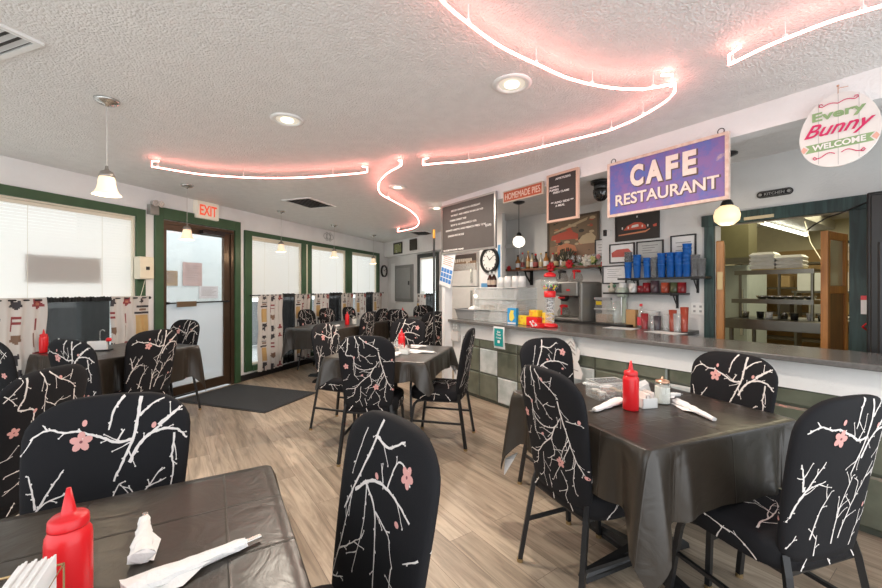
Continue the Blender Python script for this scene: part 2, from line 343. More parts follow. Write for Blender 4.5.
tag(MB().box(-2.26, -1.69, .044, .050, 1.36, 1.61).build('window_sign', mat('grey_sign_back', (.06, .055, .06), .7), loc=LW.p(0, 0), rz=LW.rz), 'grey rectangular panel hanging behind the big left mini blind', 'sign')

# glass entrance door
d = sthing('door_1', LW.p(0, 0), LW.rz)
MB().box(-1.095, -1.061, -.01, .09, 0, 2.10).box(-.158, -.105, -.01, .09, 0, 2.10).box(-1.061, -.158, -.01, .09, 2.06, 2.10).build('door_frame', BRONZE, d)
MB().box(-1.061, -1.035, .01, .05, .02, 2.06).box(-.256, -.158, .01, .05, .02, 2.06).box(-1.035, -.256, .01, .05, 1.99, 2.06).box(-1.035, -.256, .01, .05, .02, .14).build('door_leaf', BRONZE, d)
MB().box(-1.035, -.256, .026, .032, 1.135, 1.99).build('door_glass', GLASS, d)
MB().box(-1.035, -.256, .026, .032, .14, 1.135).build('door_glass_lower', FROST, d)
MB().box(-1.04, -.20, -.035, -.018, 1.13, 1.147).box(-.22, -.20, -.02, .01, 1.125, 1.152).box(-1.04, -1.02, -.02, .01, 1.125, 1.152).build('push_bar', BLACKM, d)
MB().box(-.95, -.70, -.045, -.036, 1.09, 1.155).build('latch_plate', mat('worn_bronze', (.20, .14, .09), .4, .7), d)
MB().box(-.62, -.30, -.06, .005, 2.0, 2.045).box(-.42, -.16, -.045, -.03, 2.045, 2.06).build('door_closer', BLACKM, d)
# what the glass looks onto: a pale entry porch and the parking lot
tag(MB().box(-1.25, 1.3, 1.15, 1.25, 0, 2.3).build('porch_wall', mat('porch_paint', (.82, .86, .88), .7), loc=LW.p(0, 0), rz=LW.rz), 'pale painted porch wall seen through the glass entrance door', 'wall')
bpy.data.objects['porch_wall']['kind'] = 'structure'
struct(MB().box(2.1, 13, 2.6, 2.8, 0, 1.0).build('wall_outdoor_far', mat('grey_block_far', (.20, .21, .22), .9), loc=LW.p(0, 0), rz=LW.rz))
struct(MB().box(-6, -1.45, 2.6, 2.8, 0, 1.03).build('wall_outdoor', mat('grey_block', (.13, .13, .13), .9), loc=LW.p(0, 0), rz=LW.rz))
g = MB().box(-14, 14, .14, 30, -.16, -.06).build('ground', mat('concrete_lot', (.50, .50, .50), .9), loc=LW.p(0, 0), rz=LW.rz); struct(g)
def poster(x, z, w, h, col, label, y=1.14):
    r = thing('notice', label, 'poster', LW.p(x, y, z), LW.rz, 'notices seen through the glass door')
    MB().box(-w / 2, w / 2, -.004, 0, -h / 2, h / 2).build('sheet', col, r)
    mb = MB()
    for k in range(7): mb.box(-w * .38, w * (.38 - .1 * (k % 3)), -.006, -.0045, h * (.34 - k * .1), h * (.34 - k * .1) + h * .03)
    mb.build('print', mat('notice_ink', (.35, .25, .25), .7), r)
poster(.18, 1.53, .32, .36, mat('pink_sheet', (.55, .36, .34), .7), 'faded red notice seen through upper door glass')
poster(-.16, 1.46, .20, .22, mat('brown_sheet', (.40, .26, .15), .7), 'brown picture notice at left through the door glass')
poster(.46, 1.25, .34, .20, mat('pale_pink_sheet', (.74, .66, .68), .7), 'pale pink sheet low at right through the door glass')
# entrance mat
r = thing('door_mat', 'large dark grey rubber edged mat in front of glass door', 'mat', LW.p(0, 0), LW.rz)
MB().box(-.98, -.14, -1.37, -.09, .001, .010).build('mat_pile', MATF, r)
MB().box(-1.0, -.12, -1.39, -1.37, .001, .007).box(-1.0, -.12, -.09, -.07, .001, .007).box(-1.0, -.98, -1.37, -.09, .001, .007).box(-.14, -.12, -1.37, -.09, .001, .007).build('rubber_edge', BLACK, r)

# exit sign, emergency light, dispenser, clock
r = thing('exit_sign', 'white exit sign with red letters above the glass door', 'sign', LW.p(-.56, -.03, 2.30), LW.rz)
MB().box(-.155, .155, -.045, .03, -.115, .10).build('sign_body', mat('exit_face', (.80, .74, .62), .4, emit=((1, .9, .75), .12)), r, bevel=.008)
text('lettering', 'EXIT', .24, .13, mat('exit_red', (.85, .10, .04), .4, emit=((1, .12, .05), .5)), r, 0, -.047, -.01, bold=.02)
r = thing('emergency_light', 'small twin head emergency lamp left above the glass door', 'emergency light', LW.p(-1.215, 0, 2.20), LW.rz)
MB().box(-.05, .05, -.06, 0, -.07, .04).build('lamp_box', mat('grey_box', (.30, .29, .27), .4, .4), r, bevel=.006)
for k in (-1, 1): MB().tube([(k * .025, -.06, .055), (k * .03, -.12, .045)], [.028, .036], 12).build('lamp_head', CHROME, r)
r = thing('sanitizer_dispenser', 'beige dispenser box on wall between left window and door', 'dispenser', LW.p(-1.345, -.03, 1.53), LW.rz)
MB().box(-.075, .075, -.10, 0, -.12, .12).build('housing', mat('beige_plastic', (.70, .64, .50), .45), r, bevel=.012)
MB().box(-.012, .022, -.108, -.10, -.02, .015).build('push_button', BLACK, r)
MB().tube([(.02, -.04, -.12), (-.02, -.03, -.30), (-.06, -.02, -.45)], .003, 5).build('cord', CREAMT, r)
def clock(fr, x, y, z, rad, label, rim=BLACKM, ez=1):
    r = thing('round_clock', label, 'clock', fr.p(x, y, z), fr.rz)
    def ring(r0, r1, y0, y1, n=36):
        mb = MB(); vs = []; fs = []
        for i in range(n):
            a = 2 * pi * i / n
            for q, yy in ((r0, y0), (r1, y0), (r1, y1), (r0, y1)): vs.append((q * cos(a), yy, q * sin(a)))
        for i in range(n):
            j = (i + 1) % n
            for k in range(4): fs.append((i * 4 + k, i * 4 + (k + 1) % 4, j * 4 + (k + 1) % 4, j * 4 + k))
        return mb.add(vs, fs)
    ring(rad * .80, rad, -.04, 0).build('rim', rim, r, smooth=False)
    MB().prism([(rad * .81 * cos(2 * pi * i / 36), rad * .81 * sin(2 * pi * i / 36)) for i in range(36)], -.018, -.002).build('dial', WHITE, r)
    t = MB()
    for i in range(12):
        a = 2 * pi * i / 12; c, s = cos(a), sin(a); t.prism([(c * rad * .62 - s * .006, s * rad * .62 + c * .006), (c * rad * .74 - s * .006, s * rad * .74 + c * .006), (c * rad * .74 + s * .006, s * rad * .74 - c * .006), (c * rad * .62 + s * .006, s * rad * .62 - c * .006)], -.0205, -.0185)
    t.build('dial_print', BLACK, r)
    for a, l in ((2.2, .45), (.6, .62)):
        c, s = cos(a), sin(a); MB().prism([(-s * .005, c * .005), (c * rad * l - s * .003, s * rad * l + c * .003), (c * rad * l + s * .003, s * rad * l - c * .003), (s * .005, -c * .005)], -.024, -.021).build('hand', BLACK, r)
    return r
clock(LW, 4.26, -.002, 1.73, .145, 'small dark rimmed oval clock on wall past last window')

# curtains
MOTW = [('c', .07, .05, .048, 2), ('c', .235, .045, .03, 1), ('r', .18, .30, .10, .115, 1), ('r', .20, .28, .128, .15, 4), ('r', .165, .305, .163, .185, 1), ('r', .17, .295, .20, .40, 3),
        ('r', .185, .215, .22, .36, 4), ('r', .235, .27, .25, .38, 5), ('c', .40, .055, .045, 1), ('r', .37, .385, .15, .27, 2), ('r', .385, .43, .15, .17, 2), ('r', .385, .43, .20, .22, 2), ('c', .41, .34, .045, 4), ('r', .33, .47, .335, .342, 4),
        ('r', .05, .066, .17, .27, 2), ('r', .04, .05, .30, .42, 4), ('c', .065, .50, .05, 2), ('c', .24, .45, .035, 1), ('c', .22, .50, .028, 1), ('r', .235, .245, .46, .54, 1), ('c', .40, .49, .028, 1), ('r', .385, .415, .50, .56, 1), ('r', .36, .44, .515, .522, 1)]
def motif(u, v, ph):
    v = (v + ph) % .58; u = u % .48
    for m in MOTW:
        if m[0] == 'c':
            d = sqrt((u - m[1]) ** 2 + (v - m[2]) ** 2)
            if d < m[3] * (.82 + .18 * sin(5 * atan2(v - m[2], u - m[1] + 1e-6))): return m[4] if d > m[3] * .35 else (5 if m[4] == 2 else m[4])
        elif m[1] < u < m[2] and m[3] < v < m[4]: return m[5]
    return 0
CUR = [translucent('curtain_cream', (.58, .53, .49), .22), mat('curtain_black', (.04, .035, .04), .8), mat('curtain_maroon', (.24, .04, .045), .8), mat('curtain_tan', (.50, .33, .14), .8), mat('curtain_brown', (.20, .12, .08), .8), mat('curtain_rust', (.42, .16, .10), .8)]
def curtain(fr, x0, x1, z0, z1, y, label, seed=0, width=None):
    n = max(8, int((x1 - x0) / .009)); k = int((z1 - z0) / .011); w = (width or (x1 - x0) * 1.08); vs = []; fs = []; ms = []
    for j in range(k + 1):
        v = (z1 - z0) * j / k
        for i in range(n + 1):
            u = i / n; amp = .010 + .012 * j / k
            vs.append((x0 + (x1 - x0) * u + .006 * sin(j * .15 + seed), y + amp * sin(u * (x1 - x0) / .085 * 2 * pi + seed) + .004 * sin(u * 23 + j * .1), z1 - v))
    mb = MB(); mb.add(vs, [])
    for j in range(k):
        for i in range(n):
            a = j * (n + 1) + i; mb.f.append((a, a + n + 1, a + n + 2, a + 1)); mb.m.append(motif(w * i / n + seed * .13, (z1 - z0) * j / k, .0 + seed * .0))
    o = mb.build('coffee_curtain', CUR, loc=fr.p(0, 0), rz=fr.rz, smooth=True)
    return tag(o, label, 'curtain', 'coffee print cafe curtains')
def sheer(fr, x0, x1, z0, z1, y, label, seed=0, folds=.05):
    n = int((x1 - x0) / .012); vs = []; fs = []; k = 10
    for j in range(k + 1):
        for i in range(n + 1):
            u = i / n; vs.append((x0 + (x1 - x0) * u, y + .016 * sin(u * (x1 - x0) / folds * 2 * pi + seed + .5 * sin(u * 9)) + .006 * sin(u * 17 + j * .3), z1 - (z1 - z0) * j / k))
    for j in range(k):
        for i in range(n): a = j * (n + 1) + i; fs.append((a, a + n + 1, a + n + 2, a + 1))
    mb = MB().add(vs, fs); r = thing('sheer_curtain', label, 'curtain', fr.p(0, 0), fr.rz, 'black sheer cafe curtains')
    mb.build('sheer_panel', SHEER, r, smooth=True)
    rf = MB(); vs = []; fs = []; n2 = n * 2
    for i in range(n2 + 1):
        u = i / n2; xx = x0 + (x1 - x0) * u; vs += [(xx, y - .012 + .008 * sin(i * 1.7), z1 - .035), (xx, y - .016 + .010 * sin(i * 2.1), z1 + .010 + .004 * sin(i * 1.3 + seed) + .003 * sin(i * .37))]
    for i in range(n2): fs.append((2 * i, 2 * i + 2, 2 * i + 3, 2 * i + 1))
    rf.add(vs, fs).build('ruffle', mat('black_ruffle', (.03, .03, .028), .8), r); return r
CT = 1.22
curtain(LW, -2.75, -2.17, .45, CT + .01, -.075, 'coffee print curtain at left edge, hanging beside the red bottle', 0, .62)
curtain(LW, -1.66, -1.30, .45, CT + .01, -.075, 'coffee print curtain between left table and beige dispenser', 3, .40)
curtain(LW, .26, .74, .09, CT, -.075, 'coffee print curtain nearest right of the door, hanging almost to floor', 1, .48)
curtain(LW, 1.02, 1.41, .12, CT, -.075, 'coffee print curtain second right of the glass door', 1, .48)
curtain(LW, 1.55, 1.98, .12, CT, -.075, 'coffee print curtain left of the middle window pane', 1, .48)
curtain(LW, 2.38, 2.79, .12, CT, -.075, 'coffee print curtain right of the middle window pane', 1, .48)
curtain(LW, 2.89, 3.32, .12, CT, -.075, 'coffee print curtain left side of the last window pane', 1, .48)
curtain(LW, 3.62, 4.03, .12, CT, -.075, 'coffee print curtain at the far end of the window wall', 1, .48)
curtain(BR, -5.18, -4.82, .70, 1.20, RD - .06, 'small coffee print curtain on the far end wall window, left half', 1, .48)
sheer(LW, -2.17, -1.66, .25, CT, -.065, 'black sheer curtain behind the left window table', 0, .07)
sheer(LW, .74, 1.02, .12, CT, -.07, 'black sheer curtain just right of nearest coffee print curtain', 1)
sheer(LW, 1.98, 2.38, .12, CT, -.07, 'black sheer curtain in middle of the middle window pane', 2)
sheer(LW, 3.32, 3.62, .12, CT, -.07, 'black sheer curtain in middle of the last window pane', 3)
sheer(BR, -4.82, -4.50, .70, 1.20, RD - .05, 'black sheer curtain on the far end wall window', 4)
for x0, x1, lab in ((-3.4, -1.28, 'dark curtain rod across the big left window'), (.12, 1.50, 'dark curtain rod across first pane right of the door'), (1.52, 2.84, 'dark curtain rod across the middle window pane'), (2.86, 4.12, 'dark curtain rod across the last window pane')):
    tag(MB().tube([(x0, -.07, CT - .01), (x1, -.07, CT - .01)], .008, 8).ball((x1, -.07, CT - .01), .016, 10).ball((x0, -.07, CT - .01), .016, 10).build('curtain_rod', BLACKM, loc=LW.p(0, 0), rz=LW.rz, smooth=True), lab, 'curtain rod')

t = thing('wall_ornament', 'pale swirled metal ornament above the middle window', 'ornament', LW.p(2.05, -.004, 2.29), LW.rz)
mb = MB()
for cx_, cz_, r_ in ((-.10, 0, .05), (.10, 0, .05), (0, .0, .065), (-.05, .05, .03), (.05, .05, .03), (-.05, -.05, .03), (.05, -.05, .03)): mb.tube([(cx_ + r_ * cos(a * pi / 7), -.006, cz_ + r_ * sin(a * pi / 7)) for a in range(14)], .005, 5, closed=True)
mb.build('swirls', mat('ornament_grey', (.45, .45, .44), .5), t)
# ================================================================ CEILING FIXTURES
def floor_at(px, py, z): Z = (1.31 - z) * 395 / (py - 288.5); return ((px - 441) / 395 * Z, Z)
NZ = 2.335
def spline(pts, k=8):
    out = []; P = [Vector(p) for p in pts]; P = [2 * P[0] - P[1]] + P + [2 * P[-1] - P[-2]]
    for i in range(1, len(P) - 2):
        for j in range(k):
            t = j / k; a, b, c, d_ = P[i - 1], P[i], P[i + 1], P[i + 2]
            out.append(.5 * ((2 * b) + (c - a) * t + (2 * a - 5 * b + 4 * c - d_) * t * t + (3 * b - a - 3 * c + d_) * t ** 3))
    out.append(P[-2]); return out
def neon(pts, label, hook=(True, True)):
    r = thing('neon_tube', label, 'neon light', (pts[0][0], pts[0][1], 0), 0, 'pink neon tubes on the ceiling')
    P = spline([(x - pts[0][0], y - pts[0][1], NZ) for x, y in pts])
    up = Vector((0, 0, .05))
    if hook[0]: P = [P[0] + up * 1.1 + (P[1] - P[0]).normalized() * .05, P[0] + up * .9] + P
    if hook[1]: P = P + [P[-1] + up * .9, P[-1] + up * 1.1 - (P[-1] - P[-2]).normalized() * .05]
    MB().tube(P, .0058, 6).build('tube', NEON, r, smooth=True)
    L = len(P)
    for k in range(3, L - 2, 14): 
        q = P[k]; MB().cyl(q.x, q.y, NZ + .004, H0 - .001, .0025, 6).lathe([(.009, 0), (.009, .012)], q.x, q.y, NZ + .004, 8).build('standoff', WHITE, r)
neon([(-2.43, 3.32), (-2.16, 3.54), (-1.77, 3.65), (-1.31, 3.65), (-.82, 3.54), (-.65, 3.48)], 'long shallow neon arc on ceiling toward the exit door')
neon([(-.33, 3.29), (-.49, 3.54), (-.62, 3.91), (-.65, 4.29), (-.55, 4.66), (-.39, 5.27), (-.34, 6.06), (-.46, 6.7), (-.78, 7.13)], 'S shaped neon tube receding toward the far wall')
neon([(-.15, 3.28), (-.01, 3.23), (.26, 3.16), (.57, 2.98), (.83, 2.78), (1.06, 2.59), (1.13, 2.49), (1.19, 2.36), (1.23, 2.17), (1.22, 2.06)], 'neon curve running alongside the bar beam', (True, True))
neon([(-.10, 1.22), (0, 1.4), (.09, 1.51), (.25, 1.67), (.46, 1.82), (.63, 1.93), (.84, 2.01), (1.03, 2.03), (1.16, 1.98)], 'neon curve above recessed light, at the top of the view', (False, True))
neon([(1.32, 1.81), (1.37, 1.69), (1.42, 1.61), (1.5, 1.51), (1.6, 1.43), (1.72, 1.34)], 'neon tube in upper right above the bunny sign', (True, False))
def can(x, y, label, r_=.105):
    r = thing('recessed_light', label, 'ceiling light', (x, y, H0), 0, 'recessed ceiling lights')
    MB().lathe([(r_, -.001), (r_, -.006), (r_ * .80, -.012), (r_ * .66, -.004), (r_ * .66, -.001)], n=32, cap=False).build('trim_ring', WHITE, r, smooth=True)
    MB().cyl(0, 0, -.004, -.002, r_ * .66, 28).build('lens', mat('lens_white', (.85, .80, .70), .4, emit=((1, .93, .80), .3)), r)
    MB().cyl(0, 0, -.010, -.0045, r_ * .36, 20).build('bulb', LED, r)
    l = area('downlight', (x, y, H0 - .03), .12, 26, (1, .90, .76))
for x, y, lab in ((-1.0, 2.57, 'recessed light left of centre, nearest the bell pendants'), (.38, 2.12, 'recessed light between the two near neon curves'), (-.47, 4.28, 'recessed light beside the S shaped neon'), (-.06, 5.40, 'recessed light just left of the hanging menu board')): can(x, y, lab)
def vent(x, y, w, d_, rz, label, n=7):
    r = thing('ceiling_vent', label, 'vent', (x, y, H0), rz)
    MB().box(-w / 2, w / 2, -d_ / 2, -d_ / 2 + .025, -.012, 0).box(-w / 2, w / 2, d_ / 2 - .025, d_ / 2, -.012, 0).box(-w / 2, -w / 2 + .025, -d_ / 2 + .025, d_ / 2 - .025, -.012, 0).box(w / 2 - .025, w / 2, -d_ / 2 + .025, d_ / 2 - .025, -.012, 0).build('frame', WHITE, r)
    MB().box(-w / 2 + .025, w / 2 - .025, -d_ / 2 + .025, d_ / 2 - .025, -.002, -.0005).build('duct', mat('vent_dark', (.06, .06, .06), .8), r)
    mb = MB()
    for k in range(n): yy = -d_ / 2 + .03 + (d_ - .06) * (k + .5) / n; mb.add([(-w / 2 + .025, yy - .012, -.012), (w / 2 - .025, yy - .012, -.012), (w / 2 - .025, yy + .004, -.002), (-w / 2 + .025, yy + .004, -.002)], [(0, 1, 2, 3)])
    mb.build('louvres', mat('vent_grey', (.45, .44, .42), .5), r)
vent(-2.02, 1.72, .42, .26, LW.rz + R(90), 'white louvred ceiling vent in upper left corner', 5)
vent(-1.69, 5.08, .55, .42, LW.rz, 'square grey ceiling vent between door and windows')
vent(-.38, 7.83, .55, .40, LW.rz, 'dark ceiling vent beyond the S shaped neon')
def pendant(x, y, zs, label, s=1.0, group='bell glass pendants along the window wall'):
    r = thing('pendant_lamp', label, 'pendant lamp', (x, y, H0), 0, group)
    MB().lathe([(.062, 0), (.060, -.010), (.045, -.022), (.012, -.028), (.008, -.040)], n=24).build('canopy', CHROME, r, smooth=True)
    MB().cyl(0, 0, zs - H0 + .10, -.04, .0022, 6).build('cord', mat('clear_cord', (.5, .48, .45), .4), r)
    MB().lathe([(.007, .12), (.010, .10), (.012, .095), (.030, .085), (.038, .066), (.039, .055)], z=zs - H0, n=20).build('socket', mat('brushed_nickel', (.34, .31, .28), .35, .8), r, smooth=True)
    MB().lathe([(.034, .062), (.040, .042), (.043, .01), (.049, -.018), (.060, -.038), (.070, -.050), (.067, -.050), (.057, -.036), (.046, -.016), (.040, .01), (.037, .042), (.031, .060)], z=zs - H0, n=28, cap=False).build('glass_shade', GLOW, r, smooth=True)
    MB().ball((0, 0, zs - H0 + .0), .028, 12).build('bulb', LED, r, smooth=True)
    point('pendant_glow', (x, y, zs - .09), 3, (1, .85, .62))
for x, y, zs, lab in ((-1.95, 2.305, 1.905, 'bell glass pendant nearest the camera over left tables'), (-2.70, 4.20, 1.88, 'bell glass pendant hanging in front of the glass door'), (-2.27, 5.61, 1.88, 'bell glass pendant in front of first pane right of door'), (-1.85, 6.84, 1.90, 'bell glass pendant in front of the middle window pane'), (-1.39, 8.12, 1.87, 'bell glass pendant farthest along the window wall')): pendant(x, y, zs, lab)
def globe(x, y, zs, rad, m, label, shape=1):
    r = thing('globe_pendant', label, 'pendant lamp', (x, y, H0), 0)
    MB().lathe([(.075, 0), (.074, -.012), (.03, -.03), (.006, -.035)], n=24).build('canopy', BLACKM, r, smooth=True)
    MB().cyl(0, 0, zs + rad - H0, -.03, .004, 8).build('stem', BLACKM, r)
    MB().lathe([(.01, rad * 1.55), (rad * .35, rad * 1.3), (rad * .5, rad * .95), (rad * .48, rad * .85)], z=zs - H0, n=20).build('socket', BLACKM, r, smooth=True)
    MB().lathe([(rad * .45, rad * .88), (rad * .85, rad * .55), (rad, rad * .05), (rad * .93, -rad * .45), (rad * .55, -rad * .8), (rad * .3, -rad * .86)], z=zs - H0, n=28).build('glass_globe', m, r, smooth=True)
    point('globe_glow', (x, y, zs - rad - .05), 1.2, (1, .85, .62))
globe(.99, 5.02, 1.905, .078, GLOBE, 'small white globe pendant hanging under the pies sign')
globe(2.33, 3.22, 1.905, .092, GLOBEW, 'warm glowing globe pendant at lower right of cafe sign')
fx, fy = floor_at(601, 181, H0)
r = thing('ceiling_fixture', 'dark chrome flush ceiling fixture left of the cafe sign', 'ceiling light', (fx, fy, H0))
MB().lathe([(.10, 0), (.10, -.03), (.085, -.035)], n=28).build('base', BLACKM, r, smooth=True)
MB().lathe([(.07, -.035), (.07, -.09)], n=24).build('neck', mat('smoked_glass', (.10, .10, .10), .15, .3), r, smooth=True)
MB().lathe([(.078, -.09), (.080, -.12), (.066, -.17), (.035, -.20), (.004, -.21)], n=24).build('bowl', mat('dark_chrome', (.10, .10, .10), .12, .9), r, smooth=True)

mbb = MB(); mbb.M = Matrix.Rotation(R(55), 4, 'Z'); mbb.add([(.06, -.004, -.06), (.20, -.05, -.10), (.23, 0, -.125), (.20, .05, -.14), (.06, .004, -.085), (.06, -.004, -.066), (.20, -.05, -.106), (.23, 0, -.131), (.20, .05, -.146), (.06, .004, -.091)], [(0, 1, 2, 3, 4), (9, 8, 7, 6, 5), (0, 5, 6, 1), (1, 6, 7, 2), (2, 7, 8, 3), (3, 8, 9, 4)]).build('blade', mat('smoked_glass', (.1, .1, .1), .2), r)
# ================================================================ CHAIRS
def prof(z):
    """half width, half thickness, spine y of the covered back at height z"""
    f = (z - .42) / .54
    a = .186 + .028 * min(1, max(0, (z - .44) / .36)) ; b = .034 - .006 * f
    if z > .86:
        t = min(1, (z - .86) / .095); k = 1 - sqrt(max(0, 1 - t * t)); a -= .125 * k; b *= 1 - .55 * k
    if z < .46: a -= .02 * (.46 - z) / .04
    return a, b, -.195 - .085 * max(0, f) ** 1.25
def crown(x, z): return .012 * max(0, 1 - (x / .21) ** 2) * max(0, (z - .75) / .21)
def back_pt(x, z, side, off=0):
    a, b, y = prof(z); q = min(1, abs(x / a)); return (x, y + .35 * x * x + side * (b * (1 - q ** 3.2) ** (1 / 2.2) + off), z + crown(x, z))
def ribbon(mb, pts, w0, w1, mp, mi):
    n = len(pts); L = []
    for i, (x, z) in enumerate(pts):
        x0, z0 = pts[max(0, i - 1)]; x1, z1 = pts[min(n - 1, i + 1)]; d = sqrt((x1 - x0) ** 2 + (z1 - z0) ** 2) or 1; nx, nz = -(z1 - z0) / d, (x1 - x0) / d
        w = (w0 + (w1 - w0) * i / max(1, n - 1)) / 2 * (1 + .18 * sin(i * 2.3)); L.append((mp(x + nx * w, z + nz * w), mp(x, z, .0006), mp(x - nx * w, z - nz * w)))
    vs = [p for t in L for p in t]; fs = []
    for i in range(n - 1): a = 3 * i; fs += [(a, a + 1, a + 4, a + 3), (a + 1, a + 2, a + 5, a + 4)]
    mb.add(vs, fs, mi)
def disc(mb, cx, cz, rx, rz_, ang, mp, mi, n=10):
    vs = [mp(cx, cz, .0014)]
    for i in range(n):
        a = 2 * pi * i / n; u, v = rx * cos(a), rz_ * sin(a); vs.append(mp(cx + u * cos(ang) - v * sin(ang), cz + u * sin(ang) + v * cos(ang), .0010))
    mb.add(vs, [(0, i + 1, (i + 1) % n + 1) for i in range(n)], mi)
def flower(mb, x, z, r, mp, a0=0):
    for k in range(5):
        a = a0 + 2 * pi * k / 5; disc(mb, x + cos(a) * r * .95, z + sin(a) * r * .95, r * .85, r * .62, a, mp, 2)
    disc(mb, x, z, r * .28, r * .28, 0, lambda u, v, o=0: mp(u, v, .002), 3, 6)
def branch(rng, mb, x, z, ang, L, w, lvl, mp, inside):
    step = .016; pts = [(x, z)]; kids = []; d = 0; since = 0
    while d < L:
        ang += rng.uniform(-.22, .22); x += cos(ang) * step; z += sin(ang) * step; d += step; since += step
        if not inside(x, z): break
        pts.append((x, z))
        if lvl < 2 and since > .045 and rng.random() < .55:
            since = 0; kids.append((x, z, ang + rng.choice((-1, 1)) * rng.uniform(.45, .8), (L - d) * rng.uniform(.4, .75) + .03, w * .62))
        elif lvl >= 1 and rng.random() < .22: disc(mb, x, z, w * .85 + .0012, w * .7 + .001, 0, mp, 1, 6)
    if len(pts) > 1: ribbon(mb, pts, w, max(.0018, w * .4), mp, 1)
    for k in kids: branch(rng, mb, *k[:5], lvl + 1, mp, inside)
    return pts
DES = {
'E': (60, 560, 185, 585, .0098, [(1, [(400,185),(395,230),(380,290),(355,330),(330,370)]), (1, [(375,335),(400,300),(440,275),(490,268),(530,275),(555,295)]), (.7, [(440,275),(500,240),(545,215)]), (.6, [(460,258),(520,225),(545,205)]), (.8, [(380,285),(330,288),(290,275),(250,265),(215,255),(180,255),(130,245),(85,260)]),
   (.6, [(330,288),(355,262)]), (.8, [(345,190),(320,215),(305,260)]), (.5, [(130,245),(115,232)]), (.7, [(400,235),(440,210),(500,192)]), (.6, [(80,500),(100,440),(130,400),(200,380)]), (.6, [(105,430),(150,370),(185,330)]), (.6, [(115,405),(105,370),(90,335)]), (.45, [(105,372),(85,370)]), (.55, [(175,530),(200,460),(240,410)]),
   (.55, [(285,550),(300,470),(345,380)]), (.45, [(295,485),(290,430)]), (.55, [(320,540),(370,460),(430,400),(480,355)]), (.45, [(385,440),(390,400),(360,385)]), (.45, [(430,395),(495,380)]), (.6, [(515,280),(510,330),(515,360),(508,400)]), (.5, [(500,475),(530,445)]), (.45, [(200,575),(205,520)]), (.45, [(400,570),(440,520),(500,500)]), (.4,[(80,580),(120,520)])],
   [(228,278,.016)], [(447,258),(234,240),(470,470)]),
'A': (150, 450, 35, 455, .0068, [(1, [(210,48),(205,110),(195,145),(235,155),(240,190),(255,220),(300,230),(345,215),(372,180)]), (1, [(370,125),(380,180),(395,240),(410,300),(440,360),(448,410)]), (.7, [(245,40),(265,90),(265,130),(270,175)]), (.5, [(268,140),(300,160),(325,190)]), (.4, [(300,160),(330,140)]), (.8, [(270,45),(305,75),(345,95),(375,120)]), (.5, [(355,55),(345,88)]),
   (.6, [(160,110),(200,60)]), (.5, [(160,90),(190,130)]), (.5, [(235,190),(238,270)]), (.9, [(345,215),(320,260),(275,300),(240,340),(190,350)]), (.5, [(330,245),(280,240)]), (.5, [(300,280),(272,262)]), (.6, [(320,260),(330,310),(300,340)]), (.6, [(240,340),(230,380),(190,410)]), (.5, [(270,330),(265,400),(240,430)]), (.6, [(395,240),(370,280),(350,330)]), (.6, [(400,250),(380,290),(310,410)]),
   (.5, [(410,300),(395,370),(400,415)]), (.6, [(395,180),(440,180)]), (.5, [(290,400),(300,445)]), (.45, [(350,360),(370,400),(360,440)]), (.45, [(170,300),(200,290)])],
   [(193,213,.012), (352,332,.013)], [(308,72),(240,160),(437,172),(280,262),(435,350)]),
'G': (0, 200, 0, 100, .0088, [(1, [(85,2),(75,15),(45,38),(30,50)]), (.9, [(80,10),(110,12),(140,6)]), (1, [(50,38),(80,30),(110,28),(145,30),(172,34)]), (.8, [(70,31),(100,40),(110,52),(120,72)]), (.5, [(100,40),(130,44),(142,47)]), (.5, [(75,32),(80,50),(70,72)]), (.6, [(120,28),(135,15),(160,16)]), (.5, [(110,27),(100,20)]), (.5, [(55,8),(38,30)]), (.6, [(10,92),(30,70),(40,50),(45,38)]), (.5, [(30,70),(60,62),(82,55)]), (.45, [(18,86),(50,80)]),
   (.6, [(190,58),(160,64)]), (.5, [(192,45),(170,50)]), (.7, [(158,94),(140,84),(110,88),(88,85)]), (.6, [(140,84),(160,78),(190,80)]), (.5, [(150,86),(170,98)]), (.45, [(150,56),(152,72)]), (.5, [(60,98),(68,84)]), (.45, [(104,97),(100,90)])], [(157,18,.014), (134,74,.014)], [(95,26),(150,38),(120,84)]),
'M': (450, 150, 35, 455, .0068, None, None, None)}
DES['M'] = DES['M'][:5] + DES['A'][5:]
